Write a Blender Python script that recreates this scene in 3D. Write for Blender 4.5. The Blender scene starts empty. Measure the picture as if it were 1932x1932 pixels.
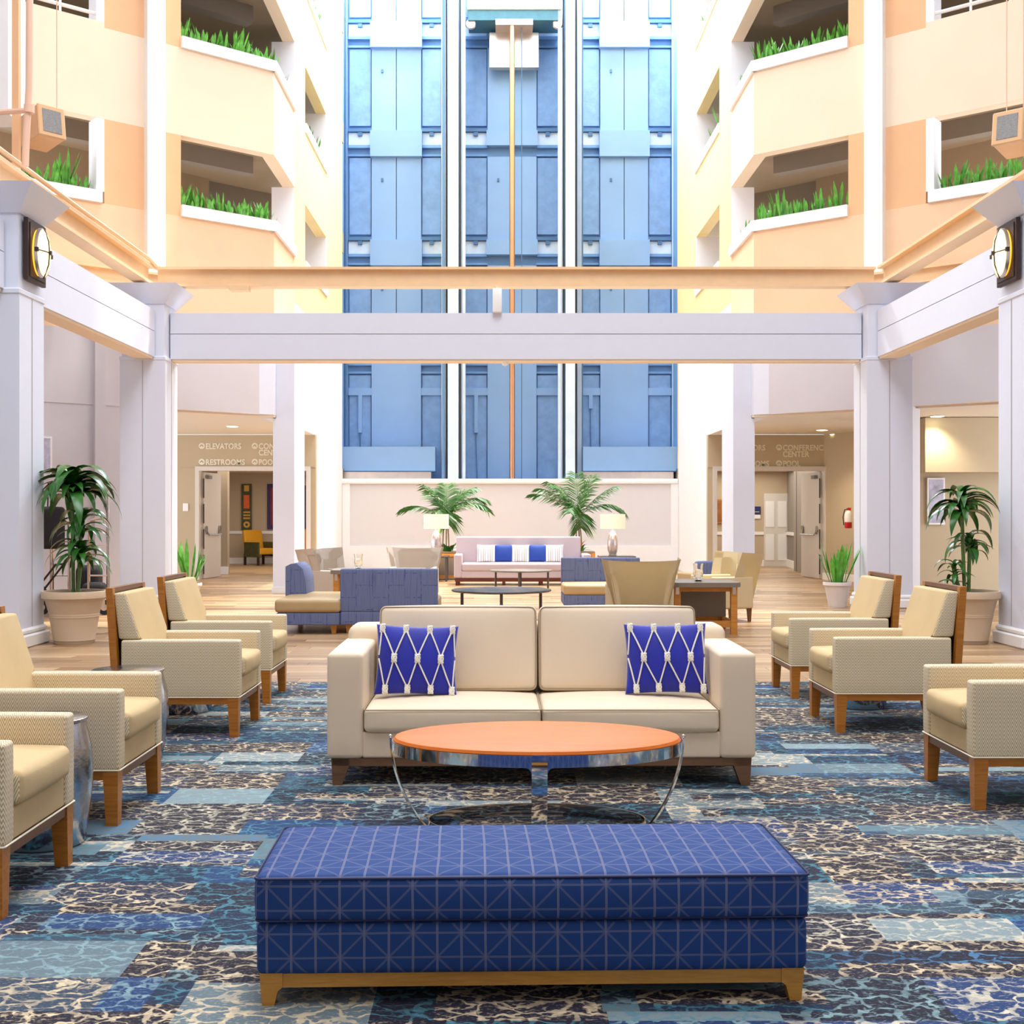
import bpy, bmesh, math, random
from mathutils import Vector, Matrix, Euler
random.seed(7)
R = math.radians
PI = math.pi
scene = bpy.context.scene
COL = scene.collection

# ------------------------------------------------------------------ camera
F = 2300.0; VX = 947.0; VY = 970.0; EYE = 1.33
cam_data = bpy.data.cameras.new('camera'); cam = bpy.data.objects.new('camera', cam_data)
COL.objects.link(cam); scene.camera = cam
cam.location = (0, 0, EYE); cam.rotation_euler = (R(90), 0, 0)
cam_data.sensor_width = 36; cam_data.lens = 36 * F / 1932
cam_data.shift_x = (966 - VX) / 1932; cam_data.shift_y = (VY - 966) / 1932
cam_data.clip_start = 0.05; cam_data.clip_end = 200

# ------------------------------------------------------------------ light and exposure
scene.view_settings.view_transform = 'Standard'; scene.view_settings.look = 'None'
scene.view_settings.gamma = 1; scene.view_settings.use_curve_mapping = False
scene.view_settings.exposure = 1.03
world = bpy.data.worlds.new('sky'); scene.world = world; world.use_nodes = True
bg = world.node_tree.nodes['Background']
bg.inputs['Color'].default_value = (0.86, 0.92, 1.0, 1); bg.inputs['Strength'].default_value = 2.3
def lamp(name, kind, energy, loc, rot, color=(1, 1, 1), **kw):
    d = bpy.data.lights.new(name, kind); d.energy = energy; d.color = color
    for k, v in kw.items(): setattr(d, k, v)
    o = bpy.data.objects.new(name, d); COL.objects.link(o); o.location = loc; o.rotation_euler = rot
    return o
sun = lamp('sun', 'SUN', 2.3, (0, 20, 30), (0, 0, 0), (1.0, 0.93, 0.82), angle=R(3))
sun.rotation_euler = Vector((-0.22, -0.10, -1)).to_track_quat('-Z', 'Y').to_euler()
# the skylight panels over the seating area and over the elevator shaft
lamp('skylight_lamp', 'AREA', 1150, (0.2, 5.0, 14.6), (0, 0, 0), (0.93, 0.96, 1.0), shape='RECTANGLE', size=6.5, size_y=14)
lamp('shaft_skylight_lamp', 'AREA', 2300, (0.2, 29.75, 16.5), (0, 0, 0), (0.9, 0.95, 1.0), shape='RECTANGLE', size=7.6, size_y=1.3)

# ------------------------------------------------------------------ helpers
def srgb(h):
    h = h.lstrip('#'); out = []
    for i in (0, 2, 4):
        c = int(h[i:i+2], 16) / 255
        out.append(c / 12.92 if c <= 0.04045 else ((c + 0.055) / 1.055) ** 2.4)
    return tuple(out) + (1,)

class NT:
    def __init__(s, name):
        s.m = bpy.data.materials.new(name); s.m.use_nodes = True
        s.t = s.m.node_tree; s.n = s.t.nodes; s.b = s.n['Principled BSDF']
    def new(s, t, **kw):
        n = s.n.new(t)
        for k, v in kw.items(): setattr(n, k, v)
        return n
    def link(s, a, b): s.t.links.new(a, b)
    def math(s, op, a, b=None, c=None, clamp=False):
        n = s.n.new('ShaderNodeMath'); n.operation = op; n.use_clamp = clamp
        for i, v in enumerate((a, b, c)):
            if v is None: continue
            if isinstance(v, (int, float)): n.inputs[i].default_value = v
            else: s.link(v, n.inputs[i])
        return n.outputs[0]
    def mix(s, fac, a, b):
        n = s.n.new('ShaderNodeMix'); n.data_type = 'RGBA'
        if isinstance(fac, (int, float)): n.inputs[0].default_value = fac
        else: s.link(fac, n.inputs[0])
        for i, v in ((6, a), (7, b)):
            if isinstance(v, tuple): n.inputs[i].default_value = v
            else: s.link(v, n.inputs[i])
        return n.outputs[2]
    def coord(s, which='Object'):
        return s.n.new('ShaderNodeTexCoord').outputs[which]
    def noise(s, vec, scale, detail=4, rough=0.55, dist=0):
        n = s.n.new('ShaderNodeTexNoise'); n.inputs['Scale'].default_value = scale
        n.inputs['Detail'].default_value = detail; n.inputs['Roughness'].default_value = rough
        n.inputs['Distortion'].default_value = dist
        s.link(vec, n.inputs['Vector']); return n
    def mapping(s, vec, scale=(1, 1, 1), rot=(0, 0, 0)):
        n = s.n.new('ShaderNodeMapping'); n.inputs['Scale'].default_value = scale; n.inputs['Rotation'].default_value = rot
        s.link(vec, n.inputs['Vector']); return n.outputs[0]
    def bump(s, h, strength=0.2, dist=0.01):
        n = s.n.new('ShaderNodeBump'); n.inputs['Strength'].default_value = strength; n.inputs['Distance'].default_value = dist
        s.link(h, n.inputs['Height']); s.link(n.outputs[0], s.b.inputs['Normal'])
    def ramp(s, fac, stops, interp='LINEAR'):
        n = s.n.new('ShaderNodeValToRGB'); n.color_ramp.interpolation = interp
        e = n.color_ramp.elements
        while len(e) < len(stops): e.new(0.5)
        for i, (p, c) in enumerate(stops): e[i].position = p; e[i].color = c
        s.link(fac, n.inputs[0]); return n.outputs[0]
    def set(s, **kw):
        for k, v in kw.items(): s.b.inputs[k.replace('_', ' ')].default_value = v
        return s.m

def plain(name, hexc, rough=0.6, metal=0.0, var=0.06, vscale=6, bump=0.0, bscale=60, **kw):
    t = NT(name); c = srgb(hexc); co = t.coord()
    if var:
        nz = t.noise(co, vscale)
        d = tuple(max(0, x * (1 - var)) for x in c[:3]) + (1,)
        l = tuple(min(1, x * (1 + var)) for x in c[:3]) + (1,)
        t.link(t.ramp(nz.outputs[0], [(0.3, d), (0.7, l)]), t.b.inputs['Base Color'])
    else: t.b.inputs['Base Color'].default_value = c
    if bump: t.bump(t.noise(co, bscale, 6).outputs[0], bump, 0.01)
    t.set(Roughness=rough, Metallic=metal)
    for k, v in kw.items(): t.b.inputs[k.replace('_', ' ')].default_value = v
    return t.m

def emit(name, hexc, strength):
    t = NT(name); t.set(Base_Color=srgb(hexc), Emission_Color=srgb(hexc), Emission_Strength=strength); return t.m

def wood(name, c1, c2, rough=0.45, axis=(2, 25, 25)):
    t = NT(name); co = t.mapping(t.coord(), axis)
    nz = t.noise(co, 2.2, 5, 0.6, 1.2)
    t.link(t.ramp(nz.outputs[0], [(0.35, srgb(c1)), (0.65, srgb(c2))]), t.b.inputs['Base Color'])
    return t.set(Roughness=rough)

M = {}
M['white_paint'] = plain('white_paint', '#DCE0EE', 0.6, var=0.01, bump=0.03, bscale=20)
M['white_trim'] = plain('white_trim', '#F2F1F0', 0.45, var=0.01)
M['stucco_white'] = plain('stucco_white', '#EFEDEE', 0.8, var=0.015, bump=0.55, bscale=5)
M['wall_smooth'] = plain('wall_smooth', '#CFCBD0', 0.7, var=0.01)
M['peach_light'] = plain('peach_light', '#F3DEC4', 0.75, var=0.02, vscale=1.5, bump=0.12, bscale=8)
M['peach_mid'] = plain('peach_mid', '#EFCBA6', 0.75, var=0.03, vscale=1.5, bump=0.12, bscale=8)
M['peach_dark'] = plain('peach_dark', '#ECBA8C', 0.75, var=0.04, vscale=1.5, bump=0.12, bscale=8)
M['cream_yellow'] = plain('cream_yellow', '#EED699', 0.75, var=0.03, vscale=1.5, bump=0.15, bscale=8)
M['ledge'] = plain('ledge_white', '#F3F3F8', 0.5, var=0.0)
M['wall_far'] = plain('wall_far', '#DAD6D8', 0.7, var=0.01)
M['wall_taupe'] = plain('wall_taupe', '#B3ABA4', 0.8, var=0.02)
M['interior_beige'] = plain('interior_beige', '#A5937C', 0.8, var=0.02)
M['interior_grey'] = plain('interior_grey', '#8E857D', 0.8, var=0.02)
M['corridor_wall'] = plain('corridor_wall', '#C0AE94', 0.8, var=0.01)
M['sign_wall'] = plain('sign_wall', '#BFAE92', 0.8, var=0.01)
M['ceiling'] = plain('ceiling_paint', '#E4DACA', 0.8, var=0.01)
M['steel_tan'] = plain('steel_tan', '#EFCCA0', 0.5, var=0.03)
M['pipe_pink'] = plain('pipe_pink', '#EBC0A4', 0.5, var=0.02)
M['seam'] = plain('seam_shadow_gap', '#A8A2A4', 0.9, var=0)
M['shaft_blue'] = plain('shaft_blue', '#6C97C8', 0.55, var=0.05, vscale=1.2)
M['shaft_panel'] = plain('shaft_panel', '#83A7D2', 0.4, var=0.04, vscale=1.0)
M['shaft_rough'] = plain('shaft_rough', '#7C9FCA', 0.8, var=0.10, vscale=5, bump=1.0, bscale=4)
M['shaft_dark'] = plain('shaft_dark', '#47719C', 0.5, var=0.05)
M['shaft_pale'] = plain('shaft_pale', '#D3E4F2', 0.6, var=0.06, vscale=3)
M['shaft_black'] = plain('shaft_black', '#15141C', 0.5, var=0)
M['copper'] = plain('copper_pole', '#DCA482', 0.28, 1.0, var=0.02)
M['cab_white'] = plain('cab_white', '#F4F7F6', 0.35, var=0)
M['cab_teal'] = plain('cab_teal', '#4E7C8C', 0.4, 0.3, var=0.1)
M['stainless'] = plain('stainless', '#D8CCC4', 0.3, 0.9, var=0.05)
M['chrome'] = plain('chrome', '#E4E2DE', 0.06, 1.0, var=0)
M['chrome_soft'] = plain('hammered_metal', '#B9BCC4', 0.16, 1.0, var=0.1, vscale=30, bump=0.25, bscale=22)
M['brass'] = plain('cart_metal', '#CBBFB8', 0.18, 1.0, var=0)
M['black'] = plain('black_fabric', '#1D181E', 0.8, var=0.1)
M['rubber'] = plain('rubber', '#1B1B1D', 0.6, var=0)
M['terracotta'] = plain('pot_clay', '#CDB598', 0.75, var=0.03, bump=0.05)
M['pot_white'] = plain('pot_white', '#D9CFCB', 0.7, var=0.03)
M['soil'] = plain('soil', '#3B2C22', 0.95, var=0.3, vscale=40, bump=0.6)
M['tan_woven'] = plain('tan_woven', '#D0B586', 0.85, var=0.03, bump=0.25, bscale=350)
M['sofa_cream'] = plain('sofa_cream', '#EBD8BD', 0.85, var=0.012, bump=0.12, bscale=300)
M['piping_dark'] = plain('piping_dark', '#B09E84', 0.8, var=0)
M['piping_cream'] = plain('piping_cream', '#F0E6CF', 0.8, var=0)
M['sofa_pink'] = plain('sofa_pale', '#C8BAC0', 0.85, var=0.01)
M['leg_brown'] = wood('leg_brown', '#6B4423', '#7C5230', 0.4)
M['leg_orange'] = wood('leg_orange', '#A8641A', '#BF7A2C', 0.35)
M['back_wood'] = wood('back_wood', '#6B4630', '#7D5538', 0.4)
M['bench_wood'] = wood('bench_wood', '#B07A2E', '#C48E3E', 0.4, (3, 30, 30))
M['sofa_wood'] = wood('sofa_wood', '#6E4E36', '#7E5B40', 0.5)
M['red_wood'] = wood('red_wood', '#5A2620', '#6C3228', 0.4)
M['table_orange'] = wood('table_orange', '#D0681A', '#D87428', 0.55, (1, 9, 9)); M['table_orange'].node_tree.nodes['Principled BSDF'].inputs['Specular IOR Level'].default_value = 0.25
M['table_grey'] = plain('table_grey', '#7E7468', 0.4, var=0.05)
M['table_dark'] = plain('table_dark', '#55504F', 0.25, var=0.02)
M['table_wood'] = wood('table_wood', '#B4742C', '#CB8B3A', 0.5)
M['pillow_blue'] = plain('pillow_blue', '#0617A2', 0.65, var=0.15, vscale=9, Sheen_Weight=0.4)
M['pillow_blue2'] = plain('pillow_plain_blue', '#143E9A', 0.7, var=0.08)
M['rope'] = plain('rope_white', '#EFEBDD', 0.8, var=0.08, vscale=300)
M['leather_tan'] = plain('leather_tan', '#B59A6E', 0.4, var=0.03)
M['wing_tan'] = plain('wing_tan', '#CDBB95', 0.85, var=0.02, bump=0.2, bscale=300)
M['wing_pale'] = plain('wing_pale', '#BFB4A8', 0.85, var=0.02, bump=0.2, bscale=300)
M['leaf'] = plain('leaf_green', '#2F6B22', 0.4, var=0.35, vscale=9)
M['leaf_dark'] = plain('leaf_dark', '#2C6322', 0.3, var=0.4, vscale=8)
M['leaf_spiky'] = plain('leaf_spiky', '#5FA83A', 0.45, var=0.4, vscale=10)
M['leaf_palm'] = plain('leaf_palm', '#3E6C26', 0.5, var=0.3, vscale=5)
M['leaf_orange'] = plain('leaf_orange', '#B87038', 0.6, var=0.2)
M['cane'] = plain('cane', '#8A7A52', 0.7, var=0.2, vscale=40)
M['cane_green'] = plain('cane_green', '#5E7B3E', 0.6, var=0.2, vscale=40)
M['iron_brown'] = plain('iron_brown', '#3D2A28', 0.5, 0.3, var=0.1)
M['lamp_glow'] = emit('lamp_glow', '#FFEFA0', 1.1)
M['lamp_edge'] = emit('lamp_edge', '#FFB830', 0.7)
M['downlight'] = emit('downlight_glow', '#FFF3C4', 6.0)
M['shade'] = None
t = NT('lamp_shade_fabric'); t.set(Base_Color=srgb('#EEDCC6'), Roughness=0.9, Emission_Color=srgb('#FFE6C4'), Emission_Strength=0.2); M['shade'] = t.m
M['silver_lamp'] = plain('silver_ceramic', '#CFC6C6', 0.22, 0.75, var=0.08, vscale=40)
M['door_white'] = plain('door_white', '#D9D3CC', 0.5, var=0.01)
M['chair_yellow'] = plain('chair_yellow', '#D89A1E', 0.6, var=0.05)
M['red'] = plain('extinguisher_red', '#C4141C', 0.35, var=0)
M['navy_sign'] = plain('navy_sign', '#262A5A', 0.5, var=0)
M['sign_letter'] = plain('sign_letter', '#E4DEC8', 0.35, 0.3, var=0)
M['art_dark'] = plain('art_dark', '#4A4A2A', 0.6, var=0.3, vscale=20)
M['art_orange'] = plain('art_orange', '#E8682A', 0.6, var=0.1, vscale=20)
M['art_gold'] = plain('art_gold', '#D9A93A', 0.5, var=0.1)
M['art_purple'] = plain('art_purple', '#3A2058', 0.6, var=0.2)
M['art_red'] = plain('art_red', '#8E1E2A', 0.6, var=0.2)
M['art_photo'] = plain('art_photo', '#B9B7CC', 0.5, var=0.4, vscale=6)
M['brown_art'] = plain('brown_art', '#9A5E20', 0.5, var=0.3, vscale=8)
M['grille'] = plain('grille_grey', '#8B8A88', 0.7, var=0.2, vscale=60)
M['speaker_body'] = plain('speaker_body', '#DDB183', 0.55, var=0.02)
t = NT('clear_glass'); t.set(Base_Color=(0.98, 0.97, 0.94, 1), Roughness=0.03, Transmission_Weight=1.0, IOR=1.45); M['glass'] = t.m

# herringbone upholstery (uv in metres)
def herringbone(name, base, line):
    t = NT(name); uv = t.coord('UV'); s = t.new('ShaderNodeSeparateXYZ'); t.link(uv, s.inputs[0])
    u, v = s.outputs[0], s.outputs[1]
    tri = t.math('PINGPONG', t.math('MULTIPLY', u, 1 / 0.0185), 1.0)
    a = t.math('ADD', t.math('MULTIPLY', v, 1 / 0.0185), t.math('MULTIPLY', tri, 2.4))
    k = t.math('PINGPONG', a, 0.5)
    f = t.math('ADD', t.math('MULTIPLY', t.math('SUBTRACT', k, 0.27), 7.0), 0.5, clamp=True)
    nz = t.noise(t.coord(), 260, 2)
    f2 = t.math('MULTIPLY', f, t.math('ADD', t.math('MULTIPLY', nz.outputs[0], 0.5), 0.6), clamp=True)
    t.link(t.mix(f2, srgb(line), srgb(base)), t.b.inputs['Base Color'])
    t.bump(t.noise(t.coord(), 400, 2).outputs[0], 0.2, 0.01)
    return t.set(Roughness=0.85)
M['herring'] = herringbone('herringbone_fabric', '#AE9064', '#EFE2C4')
M['herring_pale'] = herringbone('herringbone_pale_fabric', '#C0AA7C', '#E0D4B4')

def tan_weave():
    t = NT('bench_star_fabric'); uv = t.coord('UV'); s = t.new('ShaderNodeSeparateXYZ'); t.link(uv, s.inputs[0])
    P = 0.0655
    nz = t.noise(t.coord(), 3, 2)
    w = t.math('MULTIPLY', t.math('SUBTRACT', nz.outputs[0], 0.5), 0.12)
    x = t.math('ADD', t.math('MULTIPLY', s.outputs[0], 1 / P), w)
    y = t.math('ADD', t.math('MULTIPLY', s.outputs[1], 1 / P), w)
    def near(val, period, half, dbl=None):
        d = t.math('PINGPONG', val, period / 2)       # 0 on the lines
        if dbl: d = t.math('ABSOLUTE', t.math('SUBTRACT', d, dbl))
        return t.math('SUBTRACT', 1.0, t.math('MULTIPLY', d, 1 / half), clamp=True)
    v = near(x, 1.0, 0.030, 0.026); h = near(y, 1.0, 0.026, 0.022)
    d1 = near(t.math('ADD', x, y), 2.0, 0.040, 0.034); d2 = near(t.math('SUBTRACT', x, y), 2.0, 0.040, 0.034)
    m1 = t.math('MAXIMUM', t.math('MULTIPLY', v, 1.0), t.math('MULTIPLY', h, 0.7))
    m2 = t.math('MULTIPLY', t.math('MAXIMUM', d1, d2), 0.55)
    m = t.math('MAXIMUM', m1, m2)
    fine = t.noise(t.coord(), 500, 2)
    m = t.math('MULTIPLY', m, t.math('ADD', 0.45, t.math('MULTIPLY', fine.outputs[0], 0.6)), clamp=True)
    m = t.math('MULTIPLY', m, 0.55)
    t.link(t.mix(m, srgb('#1C3E7A'), srgb('#B4AAA6')), t.b.inputs['Base Color'])
    t.bump(fine.outputs[0], 0.15, 0.005)
    return t.set(Roughness=0.8, Specular_IOR_Level=0.3)
M['bench_fabric'] = tan_weave()

def blue_brush():
    t = NT('blue_brushed_fabric'); uv = t.coord('UV'); s = t.new('ShaderNodeSeparateXYZ'); t.link(uv, s.inputs[0])
    b = t.new('ShaderNodeTexBrick'); b.offset = 0.5
    cmb = t.new('ShaderNodeCombineXYZ'); t.link(s.outputs[1], cmb.inputs[0]); t.link(s.outputs[0], cmb.inputs[1])
    t.link(cmb.outputs[0], b.inputs['Vector']); b.inputs['Scale'].default_value = 1.0
    b.inputs['Brick Width'].default_value = 0.27; b.inputs['Row Height'].default_value = 0.18
    b.inputs['Mortar Size'].default_value = 0.010; b.inputs['Mortar Smooth'].default_value = 1.0
    st = t.noise(t.mapping(uv, (60, 2.5, 1)), 1.0, 3)
    l = t.math('MULTIPLY', t.math('SUBTRACT', st.outputs[0], 0.52), 5, clamp=True)
    brk = t.noise(t.mapping(uv, (30, 9, 1)), 1.0, 3)
    gate = t.math('MULTIPLY', t.math('SUBTRACT', brk.outputs[0], 0.40), 5, clamp=True)
    m = t.math('MAXIMUM', t.math('MULTIPLY', t.math('MULTIPLY', b.outputs['Fac'], gate), 0.75), t.math('MULTIPLY', l, 0.5))
    fine = t.noise(uv, 220, 2)
    base = t.mix(fine.outputs[0], srgb('#56618A'), srgb('#7680A2'))
    t.link(t.mix(m, base, srgb('#2C3570')), t.b.inputs['Base Color'])
    return t.set(Roughness=0.85)
M['blue_fabric'] = blue_brush()

def stripes():
    t = NT('striped_pillow'); uv = t.coord('Object'); s = t.new('ShaderNodeSeparateXYZ'); t.link(uv, s.inputs[0])
    a = t.math('FRACT', t.math('MULTIPLY', s.outputs[0], 1 / 0.13))
    W = srgb('#F1EEE8')
    t.link(t.ramp(a, [(0, W), (0.18, srgb('#8C86A0')), (0.26, W), (0.48, srgb('#B8A894')), (0.60, W), (0.78, srgb('#8C86A0')), (0.84, W)], 'CONSTANT'), t.b.inputs['Base Color'])
    return t.set(Roughness=0.85)
M['stripes'] = stripes()

def carpet_mat():
    t = NT('carpet_woven'); co = t.coord()
    def snap(vec, size):
        n = t.new('ShaderNodeVectorMath', operation='SNAP'); t.link(vec, n.inputs[0]); n.inputs[1].default_value = size; return n.outputs[0]
    def off(vec, o):
        n = t.new('ShaderNodeVectorMath', operation='ADD'); t.link(vec, n.inputs[0]); n.inputs[1].default_value = o; return n.outputs[0]
    def wn(vec):
        n = t.new('ShaderNodeTexWhiteNoise', noise_dimensions='3D'); t.link(vec, n.inputs[0]); return n
    A = wn(snap(off(co, (100, 100, 50)), (0.46, 0.30, 100)))
    B = wn(snap(off(co, (100.17, 100.09, 50)), (0.62, 0.15, 100)))
    Csel = wn(snap(off(co, (103.17, 101.09, 50)), (0.62, 0.15, 100)))
    sel = t.math('LESS_THAN', B.outputs['Value'], 0.30)
    idv = t.mix(sel, A.outputs['Color'], Csel.outputs['Color'])
    sp = t.new('ShaderNodeSeparateColor'); t.link(idv, sp.inputs[0])
    base = t.ramp(sp.outputs[0], [(0, srgb('#151126')), (0.30, srgb('#14223E')), (0.46, srgb('#19172E')), (0.62, srgb('#173564')), (0.70, srgb('#2E3F52')),
                                  (0.80, srgb('#5F7078')), (0.91, srgb('#7B8B90'))], 'CONSTANT')
    web = t.ramp(sp.outputs[1], [(0, srgb('#D8C4A2')), (0.34, srgb('#4A8494')), (0.56, srgb('#47769C')), (0.66, srgb('#86A4A8')), (0.84, srgb('#CFC6AE'))], 'CONSTANT')
    # twisted yarn network: warped cell edges of uneven width, broken into strands
    dz = t.noise(co, 14, 2, 0.5)
    dv = t.new('ShaderNodeVectorMath', operation='SCALE'); t.link(dz.outputs['Color'], dv.inputs[0]); dv.inputs['Scale'].default_value = 0.085
    ad = t.new('ShaderNodeVectorMath', operation='ADD'); t.link(co, ad.inputs[0]); t.link(dv.outputs[0], ad.inputs[1])
    def net(scale, mp, rot, w0, w1, soft):
        v = t.new('ShaderNodeTexVoronoi', feature='DISTANCE_TO_EDGE'); v.inputs['Scale'].default_value = scale
        t.link(t.mapping(ad.outputs[0], mp, (0, 0, rot)), v.inputs['Vector'])
        wn_ = t.noise(co, scale * 2.6, 2)
        ww = t.math('ADD', t.math('MULTIPLY', t.math('SUBTRACT', wn_.outputs[0], 0.5), w1), w0)
        return t.math('MULTIPLY', t.math('SUBTRACT', ww, v.outputs[0]), soft, clamp=True)
    m1 = net(12.5, (0.72, 1.3, 1), 0.0, 0.08, 0.30, 26)
    m2 = net(16, (0.55, 1.5, 1), 0.35, 0.03, 0.34, 26)
    # strands: alternate light and dark along the yarn
    st = t.noise(t.mapping(ad.outputs[0], (30, 75, 1), (0, 0, 0.4)), 1.0, 2)
    stv = t.math('ADD', 0.62, t.math('MULTIPLY', t.math('MULTIPLY', t.math('SUBTRACT', st.outputs[0], 0.42), 5, clamp=True), 0.38))
    big = t.noise(co, 7, 2)
    amp = t.math('ADD', 0.60, t.math('MULTIPLY', t.math('MULTIPLY', t.math('SUBTRACT', big.outputs[0], 0.42), 6, clamp=True), 0.40))
    m = t.math('MULTIPLY', t.math('MULTIPLY', t.math('MAXIMUM', m1, t.math('MULTIPLY', m2, 0.6)), stv), amp, clamp=True)
    fl = t.noise(t.mapping(co, (1, 1.8, 1)), 70, 3)
    base2 = t.mix(t.math('MULTIPLY', t.math('MULTIPLY', t.math('SUBTRACT', fl.outputs[0], 0.54), 4, clamp=True), 0.45), base, web)
    t.link(t.mix(m, base2, web), t.b.inputs['Base Color'])
    t.bump(t.math('ADD', m, t.math('MULTIPLY', t.noise(co, 300, 2).outputs[0], 0.5)), 0.35, 0.004)
    return t.set(Roughness=0.95)
M['carpet'] = carpet_mat()

def plank_mat():
    t = NT('oak_planks'); at = t.new('ShaderNodeAttribute', attribute_name='tone')
    g = t.noise(t.mapping(t.coord(), (1.2, 26, 1)), 2, 5, 0.6, 0.6)
    f = t.math('ADD', t.math('MULTIPLY', at.outputs['Fac'], 0.55), t.math('MULTIPLY', g.outputs[0], 0.5))
    t.link(t.ramp(f, [(0.2, srgb('#7E6144')), (0.5, srgb('#A5835E')), (0.8, srgb('#C2A27C'))]), t.b.inputs['Base Color'])
    return t.set(Roughness=0.32)
M['planks'] = plank_mat()

# ---- mesh building
def finish(bm, name, mats, parent=None, loc=None, smooth=35, uvs=True):
    bmesh.ops.recalc_face_normals(bm, faces=bm.faces)
    if uvs:
        uvl = bm.loops.layers.uv.new('uv')
        for f in bm.faces:
            n = f.normal; ax = max(range(3), key=lambda i: abs(n[i]))
            for l in f.loops:
                c = l.vert.co
                l[uvl].uv = (c.y, c.z) if ax == 0 else ((c.x, c.z) if ax == 1 else (c.x, c.y))
    me = bpy.data.meshes.new(name); bm.to_mesh(me); bm.free()
    if not isinstance(mats, (list, tuple)): mats = [mats]
    for m in mats: me.materials.append(M[m] if isinstance(m, str) else m)
    if smooth:
        me.shade_smooth(); me.set_sharp_from_angle(angle=R(smooth))
    o = bpy.data.objects.new(name, me); COL.objects.link(o)
    if parent: o.parent = parent
    if loc: o.location = loc
    return o

def tag(o, label=None, cat=None, group=None, kind=None):
    if label: o['label'] = label
    if cat: o['category'] = cat
    if group: o['group'] = group
    if kind: o['kind'] = kind
    return o
def thing(name, label, cat, loc=(0, 0, 0), rz=0, group=None):
    o = bpy.data.objects.new(name, None); COL.objects.link(o); o.empty_display_size = 0.1
    o.location = loc; o.rotation_euler = (0, 0, rz); return tag(o, label, cat, group)
def struct_root(name, loc=(0, 0, 0)):
    o = bpy.data.objects.new(name, None); COL.objects.link(o); o.location = loc; o['kind'] = 'structure'; return o
def copy_tree(o, parent=None):
    c = o.copy(); COL.objects.link(c); c.parent = parent
    for ch in list(o.children): copy_tree(ch, c)
    return c

def box(bm, x0, x1, y0, y1, z0, z1, bev=0.0, seg=1):
    vs = [bm.verts.new((x, y, z)) for x in (x0, x1) for y in (y0, y1) for z in (z0, z1)]
    idx = [(0, 1, 3, 2), (4, 6, 7, 5), (0, 4, 5, 1), (2, 3, 7, 6), (0, 2, 6, 4), (1, 5, 7, 3)]
    fs = [bm.faces.new([vs[i] for i in q]) for q in idx]
    if bev:
        es = list({e for f in fs for e in f.edges})
        bmesh.ops.bevel(bm, geom=es, offset=bev, segments=seg, affect='EDGES', profile=0.5)
    return bm
def Box(*a, **k): return box(bmesh.new(), *a, **k)

def rbox(bm, x0, x1, y0, y1, z0, z1, r=0.03, bulge=0.0, n=7, mat=None):
    """upholstered box: rounded edges, faces swelling by `bulge`"""
    cx, cy, cz = (x0+x1)/2, (y0+y1)/2, (z0+z1)/2; h = ((x1-x0)/2, (y1-y0)/2, (z1-z0)/2)
    if not isinstance(bulge, (tuple, list)): bulge = (bulge,)*3
    r = min(r, min(h) * 0.98)
    def ts(L):
        e = [0, 0.35, 0.7, 1.0]; a = [-L + r * k for k in e]; b = [L - r * k for k in reversed(e)]
        mid = [(-L + r) + (2*L - 2*r) * (i + 1) / (n) for i in range(n - 1)]
        return a + mid + b
    cache = {}
    def vert(p):
        key = tuple(round(c, 6) for c in p)
        if key in cache: return cache[key]
        q = [max(-h[i] + r, min(h[i] - r, p[i])) for i in range(3)]
        d = Vector([p[i] - q[i] for i in range(3)]); d = d.normalized() * r if d.length > 1e-9 else Vector((0, 0, 0))
        v = Vector(q) + d
        for i in range(3):
            if bulge[i]:
                j, k = (i + 1) % 3, (i + 2) % 3
                v[i] += bulge[i] * (v[i] / h[i]) * max(0, 1 - (v[j] / h[j])**2) ** 0.7 * max(0, 1 - (v[k] / h[k])**2) ** 0.7
        cache[key] = bm.verts.new(v + Vector((cx, cy, cz))); return cache[key]
    T = [ts(h[i]) for i in range(3)]
    for i in range(3):
        j, k = (i + 1) % 3, (i + 2) % 3
        for s in (-1, 1):
            for a in range(len(T[j]) - 1):
                for b in range(len(T[k]) - 1):
                    q = []
                    for (aa, bb) in ((a, b), (a+1, b), (a+1, b+1), (a, b+1)):
                        p = [0, 0, 0]; p[i] = s * h[i]; p[j] = T[j][aa]; p[k] = T[k][bb]; q.append(vert(p))
                    if s < 0: q.reverse()
                    try:
                        f = bm.faces.new(q)
                        if mat is not None: f.material_index = mat
                    except ValueError: pass
    return bm
def Rbox(*a, **k): return rbox(bmesh.new(), *a, **k)

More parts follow.
